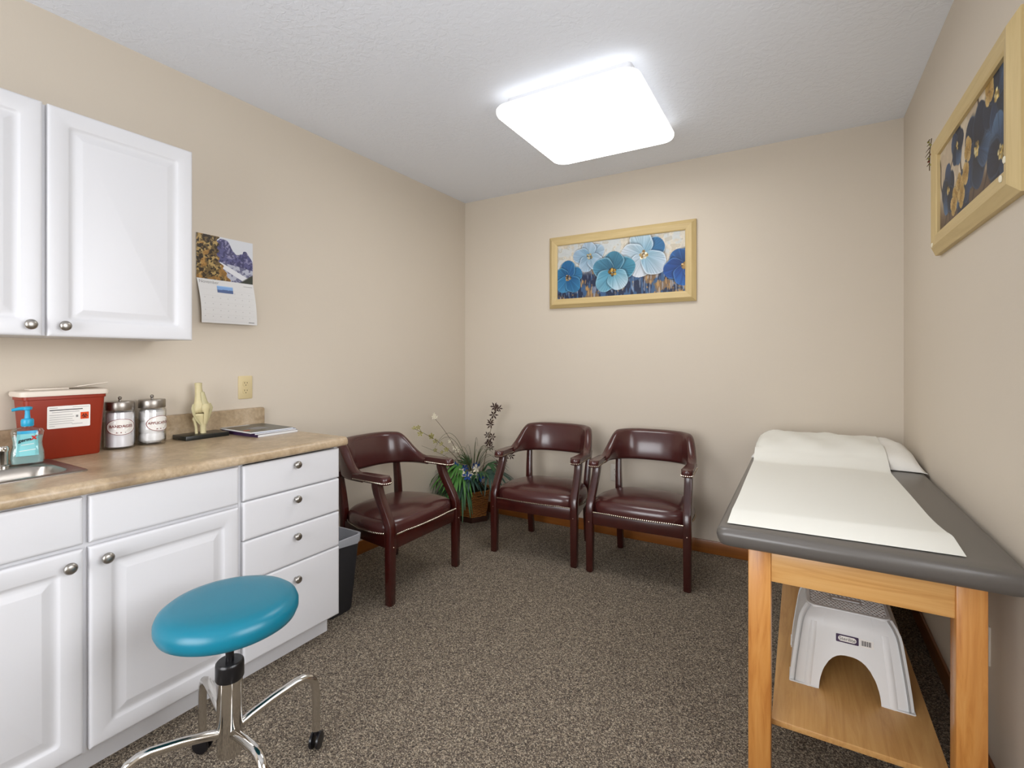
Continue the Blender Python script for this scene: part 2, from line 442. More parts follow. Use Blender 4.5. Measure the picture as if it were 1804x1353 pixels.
bs = [(y, z) for y, z in rrect(1.467, .1065, .012, 4, .8535, .9588)]
B().loft([[(XL+.001, y, z) for y, z in bs], [(XL+.021, y, z) for y, z in bs], [(XL+.025, y+(.004 if y < .8 else -.004), min(z, 1.009)) for y, z in bs]]).build('backsplash_strip', 'lam', bsp)

# sink
sk = thing('sink', 'stainless steel drop-in sink set into the countertop', 'sink', (-2.165, .48, .905))
def rs(w, h, r, z, cx=0): return [(x, y, z) for x, y in rrect(w, h, r, 6, cx, 0)]
B().loft([rs(.346, .412, .02, .0005), rs(.346, .412, .02, .003), rs(.335, .40, .02, .0055), rs(.30, .372, .035, .004, .004), rs(.205, .345, .05, .004, .042),
          rs(.195, .335, .05, -.001, .042), rs(.185, .325, .05, -.03, .042), rs(.165, .305, .045, -.135, .042), rs(.12, .26, .04, -.15, .042), rs(.05, .06, .02, -.152, .042)], cap0=False).build('basin', 'steel', sk)
B().lathe([(.03, 0), (.03, .003), (.022, .004), (.02, .001)], (.042, 0, -.1525), 24).build('drain', 'chrome', sk)
fc = thing('faucet', 'chrome faucet at the back of the sink, cut by the left picture edge', 'faucet', (-2.275, .50, .909))
B().lathe([(.024, 0), (.024, .006), (.016, .012), (.014, .06), (.016, .075), (.012, .085)], seg=24).build('body', 'chrome', fc)
B().tube([(0, 0, .07), (.02, 0, .11), (.06, 0, .125), (.1, 0, .11), (.115, 0, .085)], .009, 12).build('spout', 'chrome', fc)
hd = B().lathe([(.02, 0), (.02, .006), (.014, .01), (.014, .05), (.017, .06), (.013, .07)], (.0, .052, 0), 20)
hd.box(-.004, .03, .047, .057, .06, .068, .003)
hd.build('handle', 'chrome', fc)

# ------------------------------------------------------------------ things on the counter
ZT = .905
sh = thing('sharps_container', 'red sharps disposal bin with cream lid and white warning label', 'sharps container', (-2.381, .734, ZT+.0005))
def rt(w, h, r, z, cx=0, cy=0): return [(x, y, z) for x, y in rrect(w, h, r, 4, cx, cy)]
B().loft([rt(.098, .2, .012, 0), rt(.104, .206, .014, .004), rt(.116, .232, .015, .215), rt(.122, .24, .016, .217), rt(.122, .24, .016, .228)]).build('tub', 'red', sh)
lb = B().loft([rt(.13, .254, .018, .2285), rt(.132, .258, .018, .236), rt(.128, .254, .018, .246), rt(.118, .242, .015, .249)])
lb.box(-.03, .03, -.095, .015, .249, .256, .003)
T = Matrix.Translation((-.055, .075, .249)) @ Matrix.Rotation(-.2, 4, 'X')
lb.box(-.004, .10, -.035, .06, 0, .004, .001, T=Matrix.Translation((-.04, .065, .252)) @ Matrix.Rotation(.12, 4, 'X') @ Matrix.Rotation(-.1, 4, 'Y'))
lb.build('lid', 'lid', sh)
def tubx(z): return .052+(.058-.052)*(z-.004)/.211
def onf(y, z, e=.0006): return (tubx(z)+e, y-.015, z)
lbl = B().poly([onf(y, z) for y, z in rrect(.124, .081, .004, 3, .021, .15)])
lbl = lbl.build('label', 'label', sh)
st = B()
for (ya, yb, z, h, mm) in ((-.035, -.012, .184, .0016, 'grey_ink'), (.03, .079, .184, .0012, 'grey_ink'), (-.035, .06, .176, .003, 'ink'), (-.028, .05, .168, .0016, 'grey_ink'), (-.035, .03, .158, .0014, 'grey_ink'),
                       (-.035, .035, .150, .0012, 'grey_ink'), (-.035, .03, .142, .0012, 'grey_ink'), (-.035, .035, .134, .0012, 'grey_ink'), (.028, .06, .122, .0014, 'grey_ink'), (-.035, -.02, .118, .0012, 'grey_ink'),
                       (-.035, .03, .126, .0012, 'grey_ink'), (.04, .047, .150, .008, 'grey_ink')):
    st.poly([onf(y, zz, .0011) for y, zz in ((ya, z-h/2), (yb, z-h/2), (yb, z+h/2), (ya, z+h/2))], m=mm)
st.build('small_print', 'ink', lbl)
bz = B()
by, bzz = .066, .150
bz.poly([onf(y, z, .0011) for y, z in ((by-.0125, bzz-.013), (by+.0125, bzz-.013), (by+.0125, bzz+.013), (by-.0125, bzz+.013))], m='orange')
def arc(cy, cz, r0, r1, a0, a1, n=14):
    for k in range(n):
        p, q = a0+(a1-a0)*k/n, a0+(a1-a0)*(k+1)/n
        bz.poly([onf(cy+r*math.cos(a), cz+r*math.sin(a), .0015) for r, a in ((r0, p), (r1, p), (r1, q), (r0, q))], m='ink')
for k in range(3):
    a = PI/2+2*PI/3*k
    arc(by+.0047*math.cos(a), bzz-.001+.0047*math.sin(a), .0032, .0053, a+.55, a+2*PI-.55, 18)
arc(by, bzz-.001, .0045, .0056, 0, 2*PI, 24)
bz.build('biohazard_symbol', 'ink', lbl)

def jar(name, label, loc, face, txt, fill):
    t = thing(name, label, 'jar', loc, 0, 'glass dressing jars on the counter')
    r = .0505
    B().lathe([(.044, 0), (.049, .003), (r, .01), (r, .146), (.047, .154), (.045, .16), (.0435, .158), (.0455, .15), (r-.003, .144), (r-.003, .012), (.046, .006)], seg=48).build('glass_jar', 'glass', t)
    B().lathe([(.0475, .155), (.0485, .157), (.0485, .186), (.0465, .1895), (.02, .1905), (.006, .1905), (.004, .196), (.0065, .201), (.0065, .206), (.003, .2095)], seg=40).build('lid', 'steel', t)
    if fill == 'gauze':
        b = B().lathe([(.04, .007), (.045, .01), (.0455, .05), (.0445, .09), (.0455, .135), (.04, .146), (.02, .148)], seg=40)
        b.build('folded_gauze', 'gauze', t)
    else:
        rings = []
        for i, z in enumerate(np.linspace(.009, .147, 15)):
            rr_ = [.0445+.003*math.sin(5*a+z*60)*math.sin(z*95+a*2)-(.006 if i in (4, 9) else 0)-(.012 if i in (0, 14) else 0) for a in np.linspace(0, 2*PI, 40, endpoint=False)]
            rr_ = [min(q, .0468) for q in rr_]
            rings.append([(q*math.cos(2*PI*k/40), q*math.sin(2*PI*k/40), z) for k, q in enumerate(rr_)])
        B().loft(rings).build('cotton_balls', 'cotton', t)
    def onj(s_, z, e): 
        a = face+s_/r; return ((r+e)*math.cos(a), (r+e)*math.sin(a), z)
    L = B(); zc = .09; ra, rb = .052, .0325
    n = 48
    for k in range(n):
        p, q = 2*PI*k/n, 2*PI*(k+1)/n
        for (u0, u1, mm, e) in ((0.0, .5, 'label', .0004), (.5, .945, 'label', .0004), (.945, 1, 'redink', .0006)):
            pts = [onj(ra*u*math.cos(a), zc+rb*u*math.sin(a), e) for u, a in ((u0, p), (u1, p), (u1, q), (u0, q))]
            L.poly(pts if u0 else pts[1:], m=mm)
    L.text(txt, .0155 if len(txt) < 9 else .0145, lambda x, y: onj(x, zc+y+.002, .0010), m='redink', bold=.0002)
    for s0 in (-.014, .0):
        L.poly([onj(s0+x, zc-.024+y, .001) for x, y in ((-.003, 0), (.003, 0), (0, .005))], m='redink')
    L.poly([onj(x, zc-.021+y, .001) for x, y in ((-.012, -.003), (.016, -.003), (.016, 0), (-.012, 0))], m='grey_ink')
    L.build('oval_label', 'label', t, smooth=False)
    return t
jar('glass_jar', 'lidded glass jar labelled BANDAGES, next to the red bin', (-2.389, .921, ZT), math.atan2(-.925, 2.4)+.08, 'BANDAGES', 'gauze')
jar('glass_jar', 'lidded glass jar of cotton labelled APPLICATORS, nearer the knee model', (-2.389, 1.036, ZT), math.atan2(-1.046, 2.41)+.62, 'APPLICATORS', 'cotton')

# soap bottle
so = thing('sanitizer_bottle', 'clear pump bottle of teal hand sanitizer standing behind the sink', 'bottle', (-2.272, .612, ZT+.006), math.radians(-15))
def el(w, d, z, k=10): return [(x, y, z) for x, y in rrect(d, w, min(w, d)*.42, k)]
prof = [(.078, .04, 0), (.084, .046, .004), (.088, .05, .02), (.086, .05, .04), (.078, .046, .06), (.076, .045, .075), (.082, .047, .095), (.084, .045, .108), (.074, .04, .118), (.045, .032, .123), (.026, .026, .126), (.024, .024, .136)]
B().loft([el(w, d, z) for w, d, z in prof]).build('bottle', 'clearp', so)
B().loft([el(w-.006, d-.006, max(z, .003)) for w, d, z in prof[:7]]).build('gel', 'gel', so)
lb = B()
def face_x(z):
    for (w0, d0, z0), (w1, d1, z1) in zip(prof, prof[1:]):
        if z0 <= z <= z1: return (d0+(d1-d0)*(z-z0)/(z1-z0))/2
    return .02
lb.sheet(lambda u, v: (face_x(.03+.083*v)-.003+.0045*(1-abs(2*u-1)**3), (.056-.006*v)*(u-.5), .03+.083*v), 10, 8, (-.0003, 0, 0), m='tealabel')
lb.sheet(lambda u, v: (face_x(.104+.01*v)-.002+.0045*(1-abs(2*u-1)**3), .05*(u-.5), .104+.01*v), 8, 2, (-.0003, 0, 0), m='aqua')
lab = lb.build('label', 'tealabel', so)
tx = B()
f = lambda x, y: (face_x(.085+y+x*.1)+.0034, x, .085+y+x*.16)
tx.text('germ', .0150, lambda x, y: f(x-.0065, y), m='ink', shear=.1, bold=.0004)
tx.text('X', .0170, lambda x, y: f(x+.0155, y+.002), m='xred', shear=.1, bold=.0012)
tx.poly([(face_x(.06)+.002, y, z) for y, z in ((-.015, .066), (.016, .069), (.016, .071), (-.015, .068))], m='label')
tx.poly([(face_x(.045)+.002, y, z) for y, z in ((-.02, .046), (.02, .05), (.02, .052), (-.02, .048))], m='label')
tx.build('lettering', 'ink', lab, smooth=False)
pm = B().lathe([(.0155, .128), (.0165, .13), (.0165, .148), (.014, .153), (.008, .154), (.0065, .17), (.0065, .182), (.012, .184), (.013, .192), (.006, .195)], seg=24)
pm.tube([(0, .004, .188), (.0, -.02, .188), (.0, -.038, .184)], [.007, .006, .0045], 10)
pm.build('pump', 'aqua', so)

# knee joint model
kn = thing('knee_model', 'cream anatomical knee joint model on a black base by the backsplash', 'model', (-2.384, 1.235, ZT))
B().box(-.058, .058, -.095, .095, 0, .02, .003).build('base', 'slate', kn)
def blob(secs, seg=20):   # (x, y, z, rx, ry)
    return B().loft([[(x+rx*math.cos(2*PI*k/seg), y+ry*math.sin(2*PI*k/seg), z) for k in range(seg)] for x, y, z, rx, ry in secs])
fe = blob([(-.004, -.012, .252, .012, .012), (-.004, -.0125, .251, .0155, .0155), (-.004, -.011, .225, .0145, .0145), (-.003, -.008, .195, .016, .018), (-.002, -.005, .175, .019, .024), (0, -.001, .158, .023, .031), (.001, 0, .143, .026, .036), (.001, 0, .13, .025, .036), (0, 0, .118, .018, .028), (0, 0, .113, .008, .014)])
for sy in (-1, 1): fe.ball((-.004, sy*.021, .132), .02, 16, sc=(1.2, .85, 1.05))
fe.build('femur', 'bone', kn)
ti = blob([(.002, .006, .02, .012, .012), (.002, .006, .055, .0115, .0125), (.001, .004, .075, .014, .018), (0, .002, .092, .019, .027), (0, 0, .104, .022, .033), (0, 0, .111, .019, .03)])
ti.build('tibia', 'bone', kn)
fb = blob([(-.008, -.018, .02, .006, .0065), (-.008, -.02, .05, .0055, .006), (-.009, -.024, .075, .006, .007), (-.01, -.027, .085, .008, .009), (-.01, -.027, .095, .004, .005)])
fb.build('fibula', 'bone', kn)
B().ball((.026, .004, .137), .0205, 16, sc=(.55, .95, 1.15)).build('patella', 'bone', kn)
B().tube([(.016, -.004, .21), (.022, .0, .175), (.028, .003, .152)], [.008, .012, .012], 10, flat=.4).build('quadriceps_tendon', 'ligament', kn)
B().tube([(.032, .005, .13), (.03, .006, .11), (.024, .007, .088), (.016, .007, .062)], [.012, .011, .010, .007], 10, flat=.4).build('patellar_tendon', 'bone', kn)
for sy, yy in ((-1, -.034), (1, .036)):
    B().tube([(.0, yy, .155), (.004, yy+sy*.004, .135), (.004, yy, .11), (.004, yy*.7, .085), (.008, .004+sy*.012, .06)], [.006, .009, .007, .006, .004], 8, flat=.6).build('side_ligament', 'ligament', kn)

# magazines
def magazine(loc, rz, label, cover, th, spine):
    t = thing('magazine', label, 'magazine', loc, rz, 'magazines stacked on the counter')
    w, h = .278, .212
    B().box(-w/2+.001, w/2-.001, -h/2+.001, h/2-.0015, .0006, th-.0006).build('page_block', 'pages', t)
    c = B().box(-w/2, w/2, -h/2, h/2, th-.0006, th, m=cover).box(-w/2, w/2, -h/2, h/2, 0, .0006, m=spine).box(-w/2, w/2, -h/2-.0006, -h/2+.0004, 0, th, m=spine)
    if cover == 'cover_g':
        c.poly([(-.135, -.1, th+.0003), (-.11, -.1, th+.0003), (-.11, .03, th+.0003), (-.135, .03, th+.0003)], m='pages')
        c.poly([(-.02, -.045, th+.0003), (.07, -.045, th+.0003), (.07, .03, th+.0003), (-.02, .03, th+.0003)], m='grey_ink')
        c.poly([(.06, -.1, th+.0003), (.075, -.1, th+.0003), (.075, -.07, th+.0003), (.06, -.07, th+.0003)], m='orange')
    c.build('cover', cover, t)
magazine((-2.292, 1.464, ZT), .02, 'bottom magazine of the counter stack, white pages and purple spine', 'cover_p', .012, 'cover_p')
magazine((-2.296, 1.460, ZT+.012), -.02, 'middle magazine of the counter stack, blue-edged cover', 'cover_b', .007, 'cover_p')
magazine((-2.305, 1.452, ZT+.019), -.05, 'top magazine of the counter stack with dark grey-green cover', 'cover_g', .006, 'pages')

# ------------------------------------------------------------------ outlets
def outlet(label, loc, rz, plate, sockets=True):
    t = thing('wall_outlet', label, 'outlet', loc, rz)          # local: faces -Y
    B().loft([[(x, 0, z) for x, z in rrect(.074, .118, .005)], [(x, -.003, z) for x, z in rrect(.074, .118, .005)], [(x, -.0055, z) for x, z in rrect(.067, .111, .004)]]).build('cover_plate', plate, t)
    for sz in (-1, 1):
        s = B().loft([[(x, -.005, z) for x, z in rrect(.034, .029, .01, 4, 0, sz*.0195)], [(x, -.0072, z) for x, z in rrect(.033, .028, .01, 4, 0, sz*.0195)]]).build('socket', plate, t)
        h = B()
        for xx, hh in ((-.0065, .0085), (.0065, .007)): h.box(xx-.0011, xx+.0011, -.0076, -.0071, sz*.0195+.003-hh/2+.001, sz*.0195+.003+hh/2+.001)
        h.lathe([(.0024, 0), (.0024, .0005)], (0, 0, 0), 10, T=Matrix.Translation((0, -.0071, sz*.0195-.008)) @ Matrix.Rotation(PI/2, 4, 'X'))
        h.build('slots', 'slot', s)
    B().lathe([(.003, 0), (.003, .0012), (.001, .0018)], seg=10, T=Matrix.Translation((0, -.0054, 0)) @ Matrix.Rotation(PI/2, 4, 'X')).build('screw', plate, t)
outlet('ivory double outlet on the left wall above the counter', (XL, 1.493, 1.12), PI/2, 'ivory')
outlet('pale double outlet low on the back wall behind the chairs', (-1.145, YB, .45), 0, 'whiteplate')
outlet('pale outlet on the right wall beside the exam table leg', (XR, 2.02, .41), -PI/2, 'whiteplate')

# ------------------------------------------------------------------ painting helpers (print artwork)
def fbm(H, W_, cell, seed, oct=4):
    r = np.random.RandomState(seed); out = np.zeros((H, W_)); amp = 1; tot = 0
    for o in range(oct):
        gy, gx = max(2, int(H/cell)+2), max(2, int(W_/cell)+2); g = r.rand(gy+1, gx+1)
        y = np.linspace(0, gy-1.001, H); x = np.linspace(0, gx-1.001, W_)
        yi, xi = y.astype(int), x.astype(int); fy, fx = (y-yi)[:, None], (x-xi)[None]
        fy = fy*fy*(3-2*fy); fx = fx*fx*(3-2*fx)
        v = g[yi][:, xi]*(1-fy)*(1-fx)+g[yi+1][:, xi]*fy*(1-fx)+g[yi][:, xi+1]*(1-fy)*fx+g[yi+1][:, xi+1]*fy*fx
        out += amp*v; tot += amp; amp *= .5; cell = max(2, cell/2)
    return out/tot
def strokes(H, W_, cx, k, seed):
    f = fbm(max(6, H//k), W_, cx, seed, 3); y = np.linspace(0, f.shape[0]-1.001, H); yi = y.astype(int); fy = (y-yi)[:, None]
    return f[yi]*(1-fy)+f[yi+1]*fy
def rgb(h): return np.array([int(h[i:i+2], 16)/255 for i in (0, 2, 4)])
def mixc(img, mask, col): img[:] = img*(1-mask[..., None])+np.asarray(col)*mask[..., None]
def sst(a, b_, x): t = np.clip((x-a)/(b_-a), 0, 1); return t*t*(3-2*t)
class Canvas:
    def __init__(s, w, h, n, bg):        # w, h metres; n samples across
        s.nx = n; s.ny = int(n*h/w); s.asp = w/h
        s.X, s.Y = np.meshgrid(np.linspace(0, s.asp, s.nx), np.linspace(0, 1, s.ny)); s.img = np.ones((s.ny, s.nx, 3))*rgb(bg)
    def petal(s, cx, cy, ang, L, wd, c_in, c_out, edge, seed, a0=.06):
        dx, dy = s.X-cx, s.Y-cy; u = dx*math.cos(ang)+dy*math.sin(ang); v = -dx*math.sin(ang)+dy*math.cos(ang)
        t = u/L; hw = wd*np.sqrt(np.clip(np.sin(np.clip(t, 0, 1)**.75*PI), 0, 1))*(.8+.35*np.clip(t, 0, 1))
        wob = 1+.06*np.sin(t*9+seed); d = np.abs(v)/np.maximum(hw*wob, 1e-4)
        ins = (t > 0) & (t < 1)
        mask = np.where(ins, sst(1.03, .95, d), 0)
        th = np.arctan2(v, np.maximum(u, 1e-3))
        streak = .5+.3*np.sin(th*31+seed*3+4*np.sin(th*7+seed)+t*3)+.2*np.sin(th*71+seed*5+6*np.sin(th*11+seed*2))
        g = np.clip(t*1.0+.18*(streak-.5), 0, 1)[..., None]
        col = rgb(c_in)*(1-g)+rgb(c_out)*g
        col = col*(.80+.15*streak[..., None])
        ed = sst(.82, 1.0, d)*ins
        col = col*(1-ed[..., None]*.7)+rgb(edge)*ed[..., None]*.7
        sh = np.where((u/(L*1.06) > 0) & (u/(L*1.06) < 1), sst(1.25, .95, d), 0)
        s.img[:] = s.img*(1-.35*sh[..., None]*(1-mask[..., None]))
        s.img[:] = s.img*(1-mask[..., None])+np.clip(col, 0, 1)*mask[..., None]
    def dots(s, cx, cy, r, n, cols, seed, size=.018):
        q = np.random.RandomState(seed)
        for k in range(n):
            a, rr_ = q.rand()*2*PI, r*math.sqrt(q.rand()); z = size*(.5+q.rand())
            d = np.hypot(s.X-cx-rr_*math.cos(a), s.Y-cy-rr_*math.sin(a)); mixc(s.img, sst(z, z*.5, d), rgb(cols[k % len(cols)])*(.7+.45*q.rand()))
    def grid_mesh(s, fn):
        b = B(); nx, ny = s.nx, s.ny
        b.v = [fn(i/(nx-1), j/(ny-1)) for j in range(ny) for i in range(nx)]
        b.f = [(j*nx+i, j*nx+i+1, j*nx+i+1+nx, j*nx+i+nx) for j in range(ny-1) for i in range(nx-1)]; b.m = [0]*len(b.f)
        return b
    def build(s, name, m, parent, fn):
        o = s.grid_mesh(fn).build(name, m, parent, smooth=False)
        a = o.data.color_attributes.new('Col', 'FLOAT_COLOR', 'POINT')
        c = np.clip(s.img, 0, 1); l = np.where(c <= .04045, c/12.92, ((c+.055)/1.055)**2.4)
        a.data.foreach_set('color', np.concatenate([l, np.ones((s.ny, s.nx, 1))], 2).astype(np.float32).ravel())
        return o

def frame_rails(t, w, h, fw, depth):
    # local: picture faces -Y, x across, z up; mitred rails, inner flat facet and outer bevelled facet
    prof = [(0, 0), (0, -depth*.45), (fw*.38, -depth), (fw*.9, -depth*.82), (fw, -depth*.7), (fw, 0)]
    corners = [(-w/2, -h/2), (w/2, -h/2), (w/2, h/2), (-w/2, h/2)]; inw = [(1, 1), (-1, 1), (-1, -1), (1, -1)]
    for k in range(4):
        R = []
        for c in (k, (k+1) % 4):
            (cx, cz), (ix, iz) = corners[c], inw[c]
            R.append([(cx+ix*p, q, cz+iz*p) for p, q in prof])
        B().loft(R).build('frame_rail', 'frame' if k % 2 == 0 else 'frame_v', t, angle=15)

# picture on the back wall
pw, ph = 1.068, .54
p1 = thing('framed_picture', 'framed print of blue poppies on the back wall over the chairs', 'picture', (-1.128, YB, 1.648), 0)
q1 = bpy.data.objects.new('x', None)
bpy.data.objects.remove(q1)
def shift(t, dz):
    for o in bpy.data.objects:
        if o.parent == t: o.location.z = dz
frame_rails(p1, pw, ph, .068, .036)
C = Canvas(pw-.12, ph-.12, 420, 'cfc8ba')
f1 = fbm(C.ny, C.nx, 30, 3); f2 = fbm(C.ny, C.nx, 12, 9); f3 = strokes(C.ny, C.nx, 7, 5, 21)
C.img *= (.86+.28*f2)[..., None]
mixc(C.img, sst(.5, .6, f1)*.6*(C.Y > .4), rgb('b9c4cc'))
mixc(C.img, sst(.56, .62, f2)*.5*(C.Y > .4), rgb('a89c86'))
low = sst(.52+.12*(f1-.5), .40+.12*(f1-.5), C.Y)
mixc(C.img, low, rgb('222c46'))
mixc(C.img, low*sst(.48, .6, f3), rgb('3c5a80')); 
vs = strokes(C.ny, C.nx, 5, 6, 31)
mixc(C.img, low*sst(.56, .66, f1)*.8, rgb('8c6a44')); mixc(C.img, low*sst(.55, .66, strokes(C.ny, C.nx, 5, 4, 77))*sst(.45, .58, f1)*.95, rgb('b08a58'))
mixc(C.img, low*sst(.62, .70, vs)*.6, rgb('a8b4c8'))
def flower(C, cx, cy, R, rot, cols, edge, centre, seed, n=5, wd=.5, arcs=None):
    for k in (arcs or range(n)):
        a = rot+2*PI*k/n; ci, co = cols[k % len(cols)]
        C.petal(cx, cy, a, R*(1+.08*math.sin(k*2.3+seed)), R*wd, ci, co, edge, seed+k)
    C.dots(cx, cy, R*.16, 26, centre, seed, R*.06)
A = C.asp
flower(C, .28*A, .73, .29, .5, [('7fa5c0', 'b9cfe2'), ('8fb4cc', 'c6d6e8'), ('7ba9c6', 'a9c2da')], 'd8e4f0', ['e0d4b0', 'a08850', '50504a'], 3, 5, .5)
flower(C, .70*A, .66, .40, .55, [('2e78a8', '2a6ea4'), ('7fb0cc', 'cfe0ea'), ('9cc0d4', 'd8e0ea'), ('b0c8d8', 'e0e4ec'), ('8cb8d0', 'd0dcea')], 'e4ecf2', ['e8dcc0', '7a5a2a', 'c0a060'], 5, 5, .52)
flower(C, .465*A, .43, .37, .25, [('2a6a8c', '4a94ae'), ('2d6480', '4a8aa6'), ('2a5c78', '5a9ab8'), ('4a94b4', '7fb8d0'), ('5aa0bc', 'cfe2ee')], 'a8d0e0', ['d0a850', '8a6420', '3a2a1a'], 8, 5, .52)
flower(C, .10*A, .39, .29, .35, [('1f5c90', '3a84b4'), ('24609a', '2f74a8'), ('1d5484', '3c88b8'), ('2a74aa', '4a94c4'), ('1f5c90', '3a84b4')], '7ab4d4', ['b08a50', '4a3420', 'c8b088'], 12, 5, .52)
flower(C, .985*A, .43, .32, .9, [('1a3c70', '2a5ea0'), ('143466', '2a68ac'), ('1a3c78', '2458a8'), ('1a4088', '2f70c0'), ('1c4a90', '3a7cc8')], '5a8cc8', ['b08a50', '5a4420', 'c8a868'], 15, 5, .55)
pc = C.build('canvas', 'paint', p1, lambda u, v: ((u-.5)*(pw-.12), -.018, ph/2*0+(v-.5)*(ph-.12)))
shift(p1, ph/2)

# picture on the right wall
rw_, rh_ = .90, .462
p2 = thing('framed_picture', 'framed print of dark blue and gold flowers on the right wall', 'picture', (XR, 2.14, 1.684), -PI/2)
frame_rails(p2, rw_, rh_, .078, .036)
C = Canvas(rw_-.14, rh_-.14, 300, 'cbbda6')
f1 = fbm(C.ny, C.nx, 34, 43); f2 = fbm(C.ny, C.nx, 10, 19)
C.img *= (.9+.2*f2)[..., None]; mixc(C.img, sst(.5, .65, f1)*.5, rgb('a8937a'))
mixc(C.img, sst(.42+.15*(f1-.5), .1, C.Y)*.85, rgb('4a3628'))
A = C.asp
for (x0, y0, x1, y1) in ((.1, .1, .3, .95), (.5, 0, .36, .9), (.7, .1, .9, .95), (.55, .1, .62, .98), (.2, 0, .05, .6)):
    d = np.abs((C.X/A-x0)*(y1-y0)-(C.Y-y0)*(x1-x0)-.03*np.sin(C.Y*9)*(y1-y0))/math.hypot(x1-x0, y1-y0); mixc(C.img, sst(.012, .005, d), rgb('3a2a22'))
for i, (fx, fy, R) in enumerate(((.17, .42, .30), (.33, .80, .24), (.62, .52, .44), (.86, .78, .36), (.9, .25, .38), (.42, .18, .28))):
    flower(C, fx*A, fy, R, .4+i, [('10182a', '1f2e48'), ('182640', '33527a'), ('0e1420', '28405f'), ('1a2c48', '56789c'), ('10182a', '22304a')], '4a6484', ['d8b860', '9a7a30', 'e8d8a0'], 30+i, 5, .5)
for i, (fx, fy) in enumerate(((.36, .36), (.30, .28), (.46, .40), (.40, .22), (.78, .9), (.50, .62), (.27, .2))):
    flower(C, fx*A, fy, .13, i, [('b8893a', 'e0c080'), ('a07428', 'd0ac64')], 'f0dca8', ['6a4a1a', 'c09a4a'], 60+i, 4, .6)
C.build('canvas', 'paint', p2, lambda u, v: ((u-.5)*(rw_-.14), -.016, (v-.5)*(rh_-.14)))
sp = B()
for k in range(7):
    z = .235-.016*k; a = k*1.3
    sp.ball((-.452+.012*math.sin(a), -.032-.006*math.cos(a), z), .006, 8, m='berry' if k in (3, 5) else 'petal_y', sc=(1, .8, .7))
    sp.tube([(-.452, -.034, z+.01), (-.452+.02*math.sin(a+1), -.045, z-.006)], [.002, .0008], 6, m='twig')
sp.tube([(-.44, -.03, .245), (-.45, -.034, .2), (-.457, -.034, .12)], .0016, 6, m='twig')
sp.build('dried_sprig', 'petal_y', p2)
for x, z in ((.405, -.135), (-.405, -.195), (.375, -.175)):
    B().ball((x, -.034, z), .009, 10, sc=(1, .5, 1.2)).build('shell_ornament', 'petal_w', p2)
shift(p2, rh_/2)

# calendar
cal = thing('wall_calendar', 'open wall calendar with mountain photo, hung beside the upper cabinet', 'calendar', (XL+.001, 1.392, 1.44))
C = Canvas(.278, .214, 280, 'd9dce2')
f1 = fbm(C.ny, C.nx, 45, 4, 5); f2 = fbm(C.ny, C.nx, 16, 8, 5); f3 = fbm(C.ny, C.nx, 9, 2, 3)
U, V = C.X/C.asp, C.Y
mt_ = 1.06-.60*np.clip(U-.2, 0, 1)+.1*np.sin(U*16)+.16*(f1-.5)
mm = (V < np.minimum(mt_, .95+.1*(f1-.5))).astype(float)
mixc(C.img, mm, rgb('5b5a86')); mixc(C.img, mm*sst(.5, .62, f2), rgb('8f8cae')); mixc(C.img, mm*sst(.52, .42, f3)*.7, rgb('38385a'))
lake = (V < .46-.12*U+.05*(f1-.5)).astype(float); mixc(C.img, lake, rgb('b9bccb')); mixc(C.img, lake*sst(.5, .6, f2), rgb('6c6c88'))
sno = (np.abs(V-(.62-.62*U)) < .045+.03*U).astype(float)*(U > .4); mixc(C.img, sno, rgb('e4e5ea'))
dk = sst(.0, .06, U-.72-V*1.1)*sst(.24, .18, V); mixc(C.img, dk, rgb('3c4038'))
rock = (U < .36+.42*np.clip(.5-V, 0, 1)+.06*(f1-.5)+.02*np.sin(V*40)).astype(float)
mixc(C.img, rock, rgb('6e5a36')); mixc(C.img, rock*sst(.5, .58, f2), rgb('b59a62')); mixc(C.img, rock*sst(.5, .43, f3), rgb('33281c')); mixc(C.img, rock*sst(.6, .66, f1)*.7, rgb('b08040')); 
C.build('photo_page', 'page', cal, lambda u, v: (.004, (u-.5)*.278, .212+v*.214))
B().box(0, .0035, -.139, .139, .212, .426).build('backing_page', 'pagewhite', cal)
def pg(u, v):  # v 0 bottom .. 1 top
    c = math.sin(PI*min(1, (1-v)*1.0))
    return (.006+.022*math.sin((1-v)*PI*.75)*(1-.35*u)+.006*(1-v), (u-.5)*.278+.012*(1-v)*1.0, .212*v)
dp = B().sheet(pg, 12, 12, (.0008, 0, 0)).build('date_page', 'pagewhite', cal)
tx = B()
def onp(y, z, e=.0014):
    v = z/.212; u = (y-.012*(1-v))/.278+.5; p = pg(u, v); return (p[0]+e, y, z)
tx.text('November', .021, lambda x, y: onp(x-.085, .197+y), m='grey_ink')
for i in range(7):
    for j in range(5):
        y0, z0 = -.115+.037*i, .150-.03*j
        if j == 0 and i < 3: continue
        tx.poly([onp(y0+a, z0+c) for a, c in ((0, 0), (.005, 0), (.005, .004), (0, .004))], m='faint_ink')
for j in range(6):
    tx.poly([onp(a, .162-.03*j+c) for a, c in ((-.125, 0), (.135, 0), (.135, .0005), (-.125, .0005))], m='faint_ink')
tx.poly([onp(a, c) for a, c in ((.085, .194), (.132, .194), (.132, .196), (.085, .196))], m='grey_ink')
tx.poly([onp(a, c) for a, c in ((.105, .010), (.135, .010), (.135, .013), (.105, .013))], m='ink')
tx.build('print', 'grey_ink', dp, smooth=False)
pb = Canvas(.075, .036, 40, '6f9ad0')
g1 = fbm(pb.ny, pb.nx, 10, 6); mixc(pb.img, (pb.Y < .45+.3*(g1-.5)).astype(float), rgb('2c4a80')); mixc(pb.img, sst(.8, 1, pb.Y), rgb('a8c8ea'))
pb.build('inset_photo', 'page', dp, lambda u, v: onp(-.05+u*.078, .15+v*.034, .0018))

